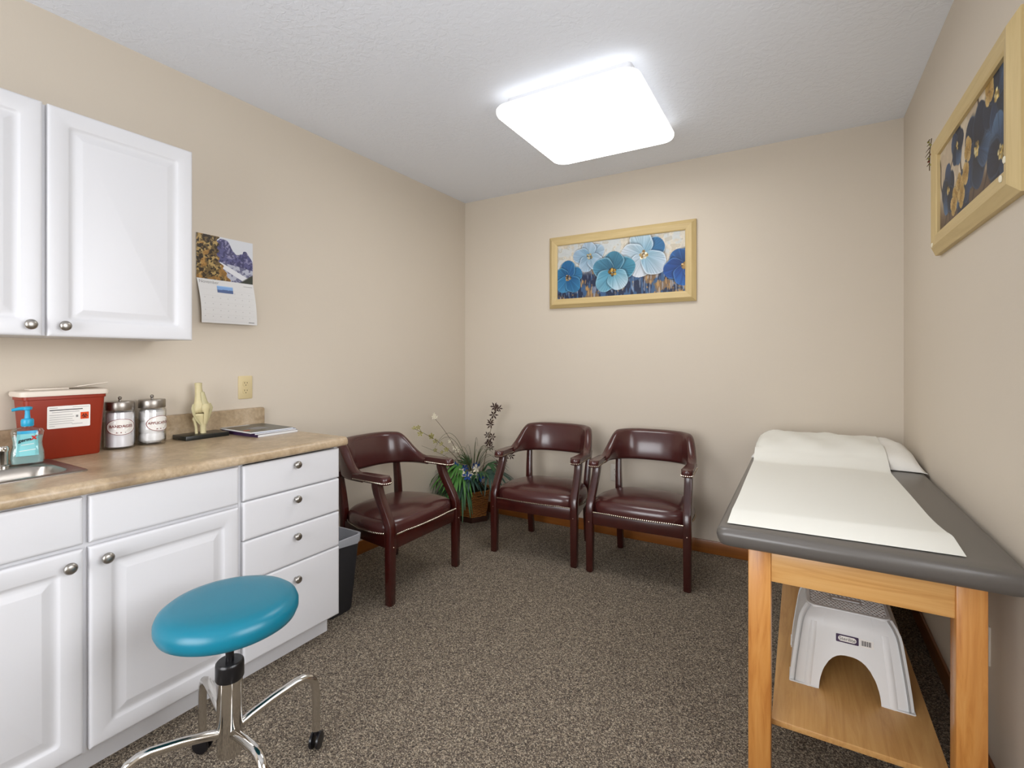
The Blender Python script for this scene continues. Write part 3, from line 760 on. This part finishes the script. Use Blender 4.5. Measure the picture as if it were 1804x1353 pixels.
# ------------------------------------------------------------------ armchairs
def make_chair(label, loc, rz, group):
    t = thing('armchair', label, 'chair', loc, rz, group)
    LX, FY = .277, -.21
    # seat
    def outline(k, n=40):
        P = []
        for i in range(n):
            a = 2*PI*i/n; c, s_ = math.cos(a), math.sin(a); e = .42
            x = abs(c)**e*math.copysign(1, c); y = abs(s_)**e*math.copysign(1, s_)
            wd = .285 if y < 0 else .285-.06*y
            P.append((k*x*wd*(1-.02*y), k*y*.215-.0 + (-.018*(1-x*x) if y < -.5 else 0)*k))
        return P
    st_ = [(1.0, .352), (1.012, .372), (1.005, .395), (.975, .412), (.9, .425), (.75, .437), (.5, .446), (.2, .450)]
    seat = B().loft([[(x, y, z) for x, y in outline(k)] for k, z in st_]).build('seat', 'leather', t, angle=60)
    # nails along the lower seat edge
    def walk(path, step):
        out = []; acc = step
        for p, q in zip(path, path[1:]):
            l = math.hypot(q[0]-p[0], q[1]-p[1]); d = 0
            while l-d >= step-acc:
                d += step-acc; acc = 0; out.append((p[0]+(q[0]-p[0])*d/l, p[1]+(q[1]-p[1])*d/l))
            acc += l-d
        return out
    nbs = [B(), B(), B()]; o = outline(1.018, 600)
    for (x, y) in walk(o+o[:1], .0118):
        fr = abs(x) < .257 and y < -.15
        if y < .185 and (fr or y > -.175): nbs[0 if fr else (1 if x < 0 else 2)].ball((x, min(y, -.2275) if fr else y, .3585), .0050, 6)
    for nb in nbs: nb.build('nailhead_trim', 'brass', seat)
    # front legs with raked arm supports
    def leg(secs, name='leg'):
        R = []
        for (x, y, z, w, d) in secs: R.append([(x+a, y+b_, z) for a, b_ in rrect(w, d, .008, 2)])
        B().loft(R).build(name, 'mahog', t, angle=35)
    for s in (-1, 1):
        p = [(LX, FY, 0, .034, .034), (LX, FY, .006, .041, .041), (LX, FY, .2, .044, .044), (LX, FY-.001, .34, .045, .047)]
        for k in range(1, 9):
            u = k/8; y = FY+.105*(u*u*(3-2*u))
            if u < .3: y -= .004*math.sin(u/.3*PI)
            p.append((LX-.010*u, y, .36+.265*u, .044, .05))
        leg([(s*x, y, z, w, d) for x, y, z, w, d in p])
        leg([(s*x, y, z, w, d) for x, y, z, w, d in ((.214, .235, 0, .032, .032), (.214, .234, .006, .04, .04), (.214, .205, .25, .042, .042), (.216, .198, .36, .042, .044), (.222, .212, .5, .038, .042), (.228, .232, .63, .034, .036))])
    # rails
    B().box(-LX+.02, LX-.02, FY-.016, FY+.008, .285, .356, .003).build('rail', 'mahog', t)
    B().box(-.2, .2, .19, .21, .29, .356, .003).build('rail', 'mahog', t)
    for s in (-1, 1):
        B().loft([[(s*x, FY+.02, z) for x, z in rrect(.022, .068, .003, 2, LX-.004, .321)], [(s*x, .19, z) for x, z in rrect(.022, .068, .003, 2, .22, .321)]]).build('rail', 'mahog', t)
    # backrest: upholstered horseshoe
    R = []; N = 44
    for i in range(N+1):
        a = PI*i/N; c, s_ = math.cos(a), math.sin(a); e = .72
        x = .268*abs(c)**e*math.copysign(1, c); y = .0+.262*abs(s_)**e
        tx_, ty_ = -s_*.268, c*.262; l = math.hypot(tx_, ty_); nx, ny = ty_/l, -tx_/l
        nx, ny = c*.7/math.hypot(c*.7, s_), s_/math.hypot(c*.7, s_)
        r_ = min(a, PI-a); h = .050+.132*float(sst(-.05, .78, r_))+.016*math.sin(a)
        zb = .602; th = .044+.012*float(sst(.2, 1, r_)); sec = []
        for (p, q) in rrect(th, h, .024, 5, 0, h/2):
            k = max(0, min(1, q/h)); ln = .042*(k**1.3)*float(sst(.3, 1.2, r_)) + (.008 if .2 < k < .8 else 0)*0
            bul = -.012*math.sin(PI*k) if p < 0 else 0
            sec.append((x+nx*(p+ln+bul), y+ny*(p+ln+bul), zb+q))
        R.append(sec)
    B().loft(R).build('backrest', 'leather', t, angle=60)
    # arm pads
    for s in (-1, 1):
        P = []
        for (x, y) in rrect(.062, .06, .026, 5, .268, -.165):
            P.append((x, y))
        tipf = [(x, y) for x, y in P if y < -.15]
        tipf.sort(key=lambda q: math.atan2(q[1]+.15, q[0]-.268))
        out = tipf+[(.297, -.11), (.292, 0), (.292, .06), (.244, .06), (.244, 0), (.240, -.11)]
        out = [(s*x, y) for x, y in out]
        if s < 0: out = out[::-1]
        ar = B().prism(out, .612, .653, .016, .006, 4).build('armrest', 'leather', t, angle=60)
        nb = B()
        path = [(.292, .05), (.297, -.11)]+sorted(tipf, key=lambda q: -math.atan2(q[1]+.15, q[0]-.268))+[(.240, -.11), (.244, .05)]
        for (x, y) in walk(path, .0112): nb.ball((s*x, y, .6215), .0044, 6)
        nb.build('nailhead_trim', 'brass', ar)
    # dowel plugs
    for s in (-1, 1): B().ball((s*LX, FY-.0235, .3), .004, 6).build('screw_cap', 'brass', t)
    return t
G = 'oxblood leather armchairs'
ch = make_chair('oxblood leather armchair against the left wall, beside the drawers and bin', (-2.032, 2.146, 0), PI/2, G)
dup(ch, (-1.478, 2.97, 0), math.radians(3.3), 'oxblood leather armchair on the back wall, nearer the plant', G)
dup(ch, (-.819, 2.995, 0), math.radians(2.5), 'oxblood leather armchair on the back wall, nearer the exam table', G)

# ------------------------------------------------------------------ waste bin
wb = thing('waste_bin', 'charcoal plastic waste bin with white liner beside the drawers', 'bin', (-2.11, 1.678, 0))
def wr(k, z): return [(x, y, z) for x, y in rrect(.30*k[0], .150*k[1], .03, 5)]
B().loft([wr((.96, .92), 0), wr((1, 1), .008), wr((1.17, 1.36), .365), wr((1.2, 1.42), .367), wr((1.2, 1.42), .377), wr((1.15, 1.32), .377), wr((.97, .95), .02)]).build('bin_body', 'bin', wb)
lr = []
for k, z in ((1.190, .335), (1.198, .350), (1.205, .366), (1.21, .379), (1.19, .3815), (1.15, .3805), (1.135, .36), (1.08, .30), (1.02, .12), (.96, .03)):
    fy = {1.190: 1.40, 1.198: 1.415, 1.205: 1.43, 1.21: 1.44, 1.19: 1.40, 1.15: 1.31, 1.135: 1.28, 1.08: 1.16, 1.02: 1.03, .96: .92}[k]
    rg = wr((k, fy), z); lr.append([(x, y, zz+(.010*math.sin(i*1.7)+.006*math.sin(i*.6) if z < .34 and z > .3 else 0)) for i, (x, y, zz) in enumerate(rg)])
B().loft(lr, cap0=False).build('bin_liner', 'liner', wb)

# ------------------------------------------------------------------ plant arrangement
PX, PY = -2.25, 3.225
pl = thing('flower_arrangement', 'wicker basket of artificial palm leaves and flower stems in the corner', 'plant', (PX, PY, 0))
def hexr(r, z): return [(r*math.cos(PI/3*k), r*math.sin(PI/3*k), z) for k in range(6)]
bk = B().loft([hexr(.118, .03), hexr(.122, .034), hexr(.15, .22), hexr(.154, .225), hexr(.154, .24), hexr(.144, .24), hexr(.112, .06)]).build('basket', 'wicker', pl, angle=20)
B().loft([hexr(.135, 0), hexr(.138, .006), hexr(.132, .03), hexr(.125, .036)]).build('basket_base', 'wicker_dark', bk, angle=20)
B().lathe([(.13, .2), (.128, .225), (.09, .25), (.03, .265)], seg=18).build('moss', 'moss', pl)
def fan(base, az, pitch, L, n, spread, droop, m, wd=.010):
    b = B(); base = Vector(base)
    D = Vector((math.cos(az)*math.cos(pitch), math.sin(az)*math.cos(pitch), math.sin(pitch)))
    S = Vector((-math.sin(az), math.cos(az), 0)); U = D.cross(S)*-1 if D.cross(S).z < 0 else D.cross(S)
    root = Vector((0, 0, .23)); b.tube([root, (root+base)/2+Vector((0, 0, .02)), base], .0035, 6)
    for k in range(n):
        a = (k/(n-1)-.5)*2*spread+random.uniform(-.04, .04)
        d = (D*math.cos(a)+S*math.sin(a)).normalized(); ll = L*(.75+.3*math.cos(a))*random.uniform(.9, 1.08)
        side = (S*math.cos(a)-D*math.sin(a)).normalized(); dr = droop*random.uniform(.8, 1.25)
        P = []
        for j in range(7):
            u = j/6; c = base+d*ll*u+Vector((0, 0, -dr*ll*u*u)); w = wd*math.sin(PI*min(.97, u*.85+.13))**.8
            P.append((c, w))
        def cl(p):
            q = Vector(p); q.x = max(q.x, XL-PX+.006); q.y = min(q.y, YB-PY-.006); return q
        rows = []
        for c, w in P: rows.append([tuple(cl(c-side*w+U*.003*0)), tuple(cl(c+U*.003)), tuple(cl(c+side*w))])
        vs_ = [p for r in rows for p in r]; fs_ = []
        for j in range(6):
            for q in range(2): fs_.append((j*3+q, j*3+q+1, j*3+q+4, j*3+q+3))
        b.raw(vs_, fs_)
    return b.build('palm_leaf', m, pl, angle=80)
D_ = math.radians
fan((-.04, -.09, .40), D_(-112), .35, .29, 22, 1.3, .75, 'frond_l', .013)
fan((-.05, -.05, .34), D_(-125), .0, .24, 17, 1.2, .6, 'frond_b', .012)
fan((-.01, -.12, .36), D_(-98), .0, .26, 18, 1.1, .95, 'frond', .013)
fan((.03, -.10, .36), D_(-60), .25, .18, 14, 1.2, .7, 'frond_b', .012)
fan((.10, -.07, .39), D_(-25), .35, .15, 11, 1.0, .5, 'frond', .010)
fan((.14, .0, .40), D_(-5), .2, .26, 13, 1.0, .7, 'frond_b', .010)
fan((.09, .06, .42), D_(25), .6, .2, 11, 1.0, .6, 'frond', .009)
fan((-.03, -.10, .43), D_(-128), .5, .22, 17, 1.2, .55, 'frond_l', .012)
fan((-.02, -.13, .30), D_(-105), -.3, .18, 11, 1.0, .8, 'frond_b', .010)
fan((-.06, .04, .40), D_(-175), 1.0, .16, 9, .9, .3, 'frond', .009)
# broad leaves
def broad(base, az, pitch, L, wd, m):
    b = B(); base = Vector(base)
    D = Vector((math.cos(az)*math.cos(pitch), math.sin(az)*math.cos(pitch), math.sin(pitch))); S = Vector((-math.sin(az), math.cos(az), 0)); U = S.cross(D)
    b.sheet(lambda u, v: base+D*L*v+Vector((0, 0, -.25*L*v*v))+S*((u-.5)*2*wd*math.sin(PI*(.06+.93*v))**.8)+U*(-.3*wd*(1-abs(2*u-1))), 4, 10, tuple(U*.0012))
    return b.build('broad_leaf', m, pl, angle=80)
broad((-.02, -.05, .28), D_(-125), .95, .27, .028, 'frond')
broad((.02, -.03, .28), D_(-40), 1.2, .24, .022, 'frond')
broad((.05, .0, .28), D_(20), 1.2, .24, .022, 'frond')
# arching grass
gb = B()
for k in range(30):
    a = random.uniform(-PI, PI); L = random.uniform(.16, .30); hgt = random.uniform(.18, .34)
    P = []
    for j in range(9):
        u = j/8; x = math.cos(a)*L*u**1.3*.9; y = math.sin(a)*L*u**1.3*.9
        P.append((max(x, -.20), min(y, .18), .26+hgt*(math.sin(u*PI*.68))))
    gb.tube(P, [.0022*(1-.75*j/8) for j in range(9)], 5)
for (lx, ly, h) in ((-.09, -.24, .66), (-.15, -.18, .62), (.0, .05, .6)):
    gb.tube([(lx*1.3*t, ly*1.3*t, .26+(h-.2)*2*t*(1-t)*1.35+(h-.30)*t*t) for t in [q/12 for q in range(13)]], [.0024-.0016*q/12 for q in range(13)], 5)
gb.build('grass_blades', 'blade', pl)
def blossom(b, c, r, n, m, up, wd=.42, cup=.3):
    up = Vector(up).normalized(); s = up.orthogonal().normalized(); q = up.cross(s); c = Vector(c)
    for k in range(n):
        a = 2*PI*k/n+.3; d = s*math.cos(a)+q*math.sin(a); e = up.cross(d)
        P = [c, c+d*r*.55-e*r*wd*.6+up*r*cup*.5, c+d*r+up*r*cup, c+d*r*.55+e*r*wd*.6+up*r*cup*.5]
        b.raw([tuple(p) for p in P]+[tuple(c+d*r*.5+up*(r*cup*.3-.0015))], [(0, 1, 2, 3), (0, 4, 1), (1, 4, 2), (2, 4, 3), (3, 4, 0)], m)
CAMD = Vector((.57, -.82, .1))
def stem(pts, fl, m, r, n, wd=.42, tr=.0028):
    s = B().tube(pts, [tr*(1-.5*i/(len(pts)-1)) for i in range(len(pts))], 6).build('flower_stem', 'twig', pl)
    for p in fl:
        b = B(); up = (CAMD+Vector((random.uniform(-.6, .6), random.uniform(-.6, .6), random.uniform(-.3, .8))))
        blossom(b, p, r*random.uniform(.85, 1.15), n, m, up, wd); 
        q = min((Vector(x) for x in pts), key=lambda x: (x-Vector(p)).length)
        if (q-Vector(p)).length > .006: b.tube([tuple(q), p], .0012, 5, m='twig')
        b.build('blossom', m, s, smooth=False)
def along(pts, ts, jit=.02):
    out = []; n = len(pts)-1
    for t in ts:
        i = min(int(t*n), n-1); p = Vector(pts[i]).lerp(Vector(pts[i+1]), t*n-i)
        out.append(tuple(p+Vector((random.uniform(-jit, jit), random.uniform(-jit, jit), random.uniform(-jit, jit)))))
    return out
def smoothp(a, b_, c, n=12):
    a, b_, c = map(Vector, (a, b_, c)); return [tuple(a*(1-t)**2+b_*2*t*(1-t)+c*t*t) for t in [k/n for k in range(n+1)]]
S1 = smoothp((0, -.02, .26), (-.02, -.16, .58), (-.10, -.585, .775)); stem(S1, along(S1, (.96, .92, 1, .78, .80, .70, .62, .72), .02), 'petal_y', .022, 5)
S1b = smoothp((-.02, -.2, .48), (-.05, -.33, .56), (-.10, -.50, .64)); stem(S1b, along(S1b, (.5, .7), .015), 'petal_y', .016, 5, tr=.002)
S2 = smoothp((-.01, -.02, .26), (-.05, -.13, .60), (-.12, -.34, .825)); stem(S2, [(-.12, -.34, .83), (-.115, -.325, .825), (-.125, -.335, .845)]+along(S2, (.62, .45, .52), .012), 'petal_w', .022, 5)
S3 = smoothp((.06, .0, .27), (.13, .0, .55), (.215, -.005, .915)); stem(S3, along(S3, (1, .97, .86, .82, .74, .66, .62, .58, .54, .52), .022)+[(.245, -.01, .885)], 'petal_d', .036, 6, .3)
S4 = smoothp((.08, .0, .27), (.24, -.05, .42), (.40, -.10, .565)); stem(S4, along(S4, (.62, .7, .84, 1), .02), 'petal_d', .034, 6, .3)
for (x, y, z, m) in ((.02, -.19, .40, 'petal_w'), (.05, -.20, .37, 'petal_w'), (.0, -.20, .365, 'petal_w'), (.085, -.17, .385, 'petal_w'), (.12, -.13, .42, 'petal_w'), (.135, -.14, .37, 'petal_w'), (.03, -.18, .345, 'petal_w'),
                  (-.03, -.18, .41, 'petal_b'), (-.035, -.175, .385, 'petal_b'), (.03, -.16, .425, 'petal_b'), (.1, -.13, .44, 'petal_b'), (.14, -.12, .44, 'petal_b'), (.15, -.13, .36, 'petal_b'), (.075, -.185, .365, 'petal_b'), (-.045, -.17, .43, 'petal_b')):
    b = B(); blossom(b, (x, y, z+.01), random.uniform(.030, .040), 5, m, CAMD+Vector((random.uniform(-1, 1), random.uniform(-.7, .7), random.uniform(-.2, 1.1))), .5, .5)
    b.tube([(x*.3, y*.3, .255), (x*.8, y*.85, z-.03), (x, y, z)], .0018, 5, m='blade')
    b.build('bloom', m, pl, smooth=False)

# ------------------------------------------------------------------ exam table
et = thing('exam_table', 'wooden exam table with grey vinyl top along the right wall', 'exam table', (.126, 2.50, 0))
hw, hl = .348, .915
out = rrect(2*hw, 2*hl, .024, 6)
pr_ = [(.90, .702), (.985, .704), (.997, .712), (1.0, .725), (.998, .742), (.988, .754), (.97, .760), (.93, .762), (.0001, .762)]
def ins(o, d): return [(x-math.copysign(min(d, abs(x)), x), y-math.copysign(min(d, abs(y)), y)) for x, y in o]
padr = [(.03, .7065), (.018, .7075), (.009, .712), (.003, .726), (0, .741), (.002, .752), (.009, .759), (.022, .762), (.06, .7625)]
B().loft([[(x, y, z) for x, y in ins(out, d)] for d, z in padr]).build('padded_top', 'vinyl', et, angle=60)
B().box(-.25, .255, -.84, .84, .7015, .7075, .002).build('top_board', 'maple_y', et)
for sx in (-1, 1):
    for sy in (-1, 1):
        cx, cy = (-.2335 if sx < 0 else .243), sy*.825
        B().box(cx-.0305, cx+.0305, cy-.0305, cy+.0305, 0, .7015, .003).build('leg', 'maple_z', et)
B().box(-.203, .2125, -.849, -.829, .607, .7015, .002).build('apron', 'maple_x', et)
B().box(-.203, .2125, .829, .849, .607, .7015, .002).build('apron', 'maple_x', et)
B().box(-.256, -.236, -.7945, .7945, .607, .7015, .002).build('apron', 'maple_y', et)
B().box(.244, .264, -.7945, .7945, .607, .7015, .002).build('apron', 'maple_y', et)
B().box(-.204, .216, -.80, .80, .152, .17, .002).build('shelf', 'maple_y', et)

# pillow
pi_ = thing('pillow', 'flat white pillow at the head of the exam table', 'pillow', (.13, 3.06, .763))
def pil(k, z, seed=0):
    P = []
    for (x, y) in rrect(.66*k, .52*k, .09*k, 8):
        P.append((x, y, z))
    return P
PHX, PHY = .348, .285
def pillow_pt(u, v, s):
    a, b_ = 2*u-1, 2*v-1
    x = PHX*a*(1-.035*(1-abs(b_)**2)*abs(a)); y = PHY*b_*(1-.05*(1-abs(a)**2)*abs(b_))
    h = max(0, 1-abs(a)**9)**.5*max(0, 1-abs(b_)**3)**.6
    top = .082*h*(1+.10*b_)+.005*math.sin(9*a+4*b_)*h+.003*math.sin(17*a-9*b_)*h
    return (x, y, .008+top if s else .003*(1-h))
nu, nv = 30, 22
def drop(p):     # the wall-side hem sags over the table edge
    x, y, z = p
    if x > .335 and y < 0: z = max(z-.5*(x-.335), .0)
    return (x, y, z)
b = B(); W1 = nu+1; n_ = W1*(nv+1)
vs_ = [drop(pillow_pt(i/nu, j/nv, 1)) for j in range(nv+1) for i in range(nu+1)]+[drop(pillow_pt(i/nu, j/nv, 0)) for j in range(nv+1) for i in range(nu+1)]
fs_ = []
for j in range(nv):
    for i in range(nu):
        a = j*W1+i; fs_ += [(a, a+1, a+1+W1, a+W1), (n_+a, n_+a+W1, n_+a+1+W1, n_+a+1)]
bd = list(range(nu))+[j*W1+nu for j in range(nv)]+[nv*W1+i for i in range(nu, 0, -1)]+[j*W1 for j in range(nv, 0, -1)]
for k in range(len(bd)): fs_.append((bd[(k+1) % len(bd)], bd[k], n_+bd[k], n_+bd[(k+1) % len(bd)]))
b.raw(vs_, fs_).build('pillow_cushion', 'pillowc', pi_, angle=70)
# paper sheet over pillow and top
ps = thing('exam_paper', 'strip of white exam paper laid over the pillow and table', 'paper sheet', (.0, 0, 0))
def paper(u, v):
    y = 1.652+v*(3.345-1.652); x0 = -.195-.012*v; x1 = .357-.025*v
    if y < 1.8: x1 += .006*min(1, (1.8-y)/.03)
    x = x0+(x1-x0)*u; z = .7650
    q = (y-1.652)/.135
    if q < 1: z += .016*q*(.45+.55*u)
    else: z += .016*(.45+.55*u)*max(0, 1-(y-1.787)/.30)**2
    z += .002*math.sin(u*7+v*5)*max(0, min(1, (y-2.0)/.3))
    lim = lambda t: max(-.97, min(.97, t))
    a, b_ = (x-.13)/PHX, (y-3.06)/PHY
    if b_ > -1.45:
        k = (lim(b_)+1)/2
        hh = pillow_pt((lim(a)+1)/2, k, 1)[2]+.006 if b_ > -.97 else 0
        h2 = .052*float(sst(-1.32, -.80, b_)) if b_ < -.80 else 0
        z = max(z, .763+max(hh, h2))
    return (x, y-(.02*(u-.5)*(1-v)*-1.3), z)
B().sheet(paper, 24, 120, (0, 0, .0006)).build('sheet', 'paper', ps, angle=70)

# ------------------------------------------------------------------ white step stool on the shelf
ss = thing('step_stool', 'white plastic step stool stored on the exam table shelf', 'step stool', (.135, 2.09, .17))
# body: four-sided shell, arch openings on front/back; built from an outline function with cut panels
def body():
    b = B()
    zt = .247
    def foot(z):      # half sizes at height z
        k = z/zt
        fl = .5-.5*math.cos(PI*min(1, k*1.0))
        r_ = max(0, (k-.80)/.20)**2; return (.168-.032*k**1.2-.016*r_, .158-.040*k**1.2-.020*r_)
    def side(axis, sgn):
        nu_, nv_ = 28, 14
        def P(u, v, off):
            a = 2*u-1; z = zt*v; hx, hy = foot(z)
            if axis == 'y':
                bulge = .0
                p = Vector((a*hx, sgn*(hy-.012*abs(a)**6+bulge), z)); n = Vector((0, sgn, 0))
            else:
                p = Vector((sgn*(hx-.012*abs(a)**6), a*hy, z)); n = Vector((sgn, 0, 0))
            return p-n*off
        # arch cut: u in centre, v below arch line -> remap the panel's lower boundary
        def lower(u):
            a = abs(2*u-1); w = .50 if axis == 'y' else .42
            top = .50 if axis == 'y' else .30
            if a >= w: return 0
            return top*math.sqrt(max(0, 1-(a/w)**2.6))
        us = sorted(set([i/nu_ for i in range(nu_+1)]+[.5+s*(.25 if axis == 'y' else .21)*k for s in (-1, 1) for k in (.9, .96, .985, .998, 1.0)]))
        ou, inn = [], []
        for off, L in ((0, ou), (.003, inn)):
            for u in us:
                lo_ = lower(u); L.append([tuple(P(u, lo_+(1-lo_)*j/nv_, off)) for j in range(nv_+1)])
        b.loft(ou, False, False, closed=False); b.loft(inn, False, False, closed=False)
        for k in range(len(us)-1):
            b.raw([ou[k][0], ou[k+1][0], inn[k+1][0], inn[k][0]], [(0, 1, 2, 3)])
        # raised ribs beside the arch
        if axis == 'y':
            for s in (-1, 1):
                R = []
                for j in range(13):
                    v = .0+.84*j/12; u = .5+s*(.345-.01*j/12); c = P(u, v, 0); w = .011
                    d = .0035*min(1, (12-j)/4)
                    R.append([tuple(c+Vector((x, sgn*y, 0))) for x, y in ((-w, -.001), (-w*.6, d*.7), (-w*.2, d), (w*.2, d), (w*.6, d*.7), (w, -.001))])
                b.loft(R)
    for ax, sg in (('y', -1), ('y', 1), ('x', -1), ('x', 1)): side(ax, sg)
    hx, hy = foot(zt)
    o = rrect(2*hx, 2*hy, .03, 6)
    b.loft([ring(sc2(o, 1.0), zt-.012), ring(sc2(o, 1.005), zt-.003), ring(sc2(o, .98), zt+.003), ring(sc2(o, .90), zt+.004), ring(sc2(o, .89), zt+.0015)])
    # flared bottom rim
    hx, hy = foot(0)
    for sx in (-1, 1):
        for sy in (-1, 1):
            b.box(sx*hx*.995-.003, sx*hx*.995+.003, min(sy*hy, sy*hy*.5), max(sy*hy, sy*hy*.5), 0, .004, .001)
            b.box(min(sx*hx, sx*hx*.53), max(sx*hx, sx*hx*.53), sy*hy*.995-.003, sy*hy*.995+.003, 0, .004, .001)
    return b
body().build('stool_body', 'plastic', ss, angle=50)
tr = B()
o = rrect(.20, .165, .03, 6)
for i in range(-8, 9):
    for j in range(-7, 8):
        x, y = i*.0128+(.0064 if j % 2 else 0), j*.0118
        if abs(x) < .104 and abs(y) < .088 and not (abs(x) < .045 and abs(y) < .013):
            tr.lathe([(.0052, 0), (.0046, .0012), (.0028, .0018)], (x, y, .2485), 8)
tr.box(-.04, .04, -.009, .009, .2485, .251, .002)
tr.build('tread_grip', 'plastic', ss)
lb = B()
def onst(x, z, e=.0012):
    k = z/.247; hy = .158-.040*k**1.2; return (x, -(hy+e), z)
lb.poly([onst(x, z) for x, z in rrect(.062, .024, .002, 2, -.004, .174)], m='cover_p')
lb.poly([onst(x, z, .0016) for x, z in rrect(.05, .016, .008, 5, -.004, .174)], m='label')
lb.text('Sterilite', .0145, lambda x, y: onst(x-.004, .174+y, .0022), m='ink')
lb.poly([onst(x, z) for x, z in rrect(.038, .024, .002, 2, .048, .173)], m='label')
x = .034
for k in range(9):
    w = (.001, .0022, .0014, .0026, .001, .002, .0012, .0024, .001)[k]; lb.poly([onst(xx, zz, .0016) for xx, zz in ((x, .166), (x+w, .166), (x+w, .181), (x, .181))], m='ink'); x += w+.0014
lb.build('brand_sticker', 'label', ss, smooth=False)

# ------------------------------------------------------------------ teal swivel stool
sw = thing('swivel_stool', 'round teal vinyl swivel stool with chrome base in front of cabinets', 'stool', (-1.418, .812, 0))
B().lathe([(.05, .505), (.160, .507), (.175, .516), (.182, .532), (.182, .549), (.176, .564), (.162, .5745), (.138, .5795), (.08, .5815), (.01, .582)], seg=64).build('seat', 'teal', sw, angle=60)
B().lathe([(.011, .39), (.011, .507)], seg=16).build('rod', 'black', sw)
B().lathe([(.014, .402), (.032, .402), (.036, .398), (.037, .392), (.037, .354), (.035, .350)], seg=32).build('collar', 'black', sw)
B().lathe([(.031, .352), (.033, .350), (.033, .14), (.03, .135), (.012, .132)], seg=32).build('column', 'chrome', sw)
for k in range(4):
    a = math.radians(77.6+90*k); c, s_ = math.cos(a), math.sin(a)
    P = [(.02, .2), (.06, .215), (.12, .232), (.19, .246), (.215, .246), (.235, .238), (.248, .222), (.254, .2), (.256, .17), (.256, .06)]
    lg = B().tube([(c*r, s_*r, z) for r, z in P], .0125, 12).build('leg', 'chrome', sw)
    w = B()
    T = Matrix.Translation((c*.256, s_*.256, .026)) @ Matrix.Rotation(a+.7, 4, 'Z') @ Matrix.Rotation(PI/2, 4, 'X')
    for q in (-.016, .006): w.lathe([(.012, 0), (.025, .001), (.026, .005), (.025, .009), (.012, .01)], (0, 0, q), 20, T=T)
    w.lathe([(.008, 0), (.008, .02)], (c*.256, s_*.256, .045), 12)
    w.build('caster', 'black', lg)

# ------------------------------------------------------------------ light, camera
wd = bpy.data.worlds.new('daylight'); SC.world = wd; wd.use_nodes = True
bg = wd.node_tree.nodes['Background']; bg.inputs[1].default_value = 1
_n = wd.node_tree; _tc = _n.nodes.new('ShaderNodeTexCoord'); _sp = _n.nodes.new('ShaderNodeSeparateXYZ'); _n.links.new(_tc.outputs['Generated'], _sp.inputs[0])
_mr = _n.nodes.new('ShaderNodeMapRange'); _n.links.new(_sp.outputs['Z'], _mr.inputs['Value']); _mr.inputs['From Min'].default_value = -.12; _mr.inputs['From Max'].default_value = .05
_mx = _n.nodes.new('ShaderNodeMix'); _mx.data_type = 'RGBA'; _n.links.new(_mr.outputs['Result'], _mx.inputs['Factor'])
GROUND_FILL, SKY = 5.2, 7.0          # below-horizon glow added to lift the ceiling, hazy sky above it
_mx.inputs['A'].default_value = (GROUND_FILL*.96, GROUND_FILL*.98, GROUND_FILL*1.01, 1); _mx.inputs['B'].default_value = (SKY*.95, SKY*.965, SKY*1.0, 1)
_n.links.new(_mx.outputs['Result'], bg.inputs[0])
pl_ = bpy.data.lights.new('light_portal', 'AREA'); pl_.shape = 'RECTANGLE'; pl_.size = wx1-wx0; pl_.size_y = wz1-wz0; pl_.cycles.is_portal = True
po = bpy.data.objects.new('light_portal', pl_); COL.objects.link(po); po.location = ((wx0+wx1)/2, YF-.1, (wz0+wz1)/2); po.rotation_euler = (PI/2, 0, PI)
po.rotation_euler = (-PI/2, 0, 0)
pl2 = pl_.copy(); pl2.size = ry1-ry0; pl2.size_y = rz1-rz0
po2 = bpy.data.objects.new('light_portal', pl2); COL.objects.link(po2); po2.location = (XR+W-.02, (ry0+ry1)/2, (rz0+rz1)/2)  # portal for the added right-wall fill opening
po2.rotation_euler = Vector((-1, 0, 0)).to_track_quat('-Z', 'Y').to_euler()
po.rotation_euler = Vector((0, 1, 0)).to_track_quat('-Z', 'Y').to_euler()
cd = bpy.data.cameras.new('camera'); cd.sensor_fit = 'HORIZONTAL'; cd.sensor_width = 36; cd.lens = 868/1804*36
cd.shift_y = -(676.5-631)/1804; cd.clip_start = .02
co = bpy.data.objects.new('camera', cd); COL.objects.link(co); co.location = (0, 0, 1.27); co.rotation_euler = (PI/2, 0, math.radians(30.4))
SC.camera = co
vs = SC.view_settings; vs.view_transform = 'Standard'; vs.look = 'None'; vs.gamma = 1; vs.use_curve_mapping = False; vs.exposure = .50
SC.cycles.max_bounces = 9
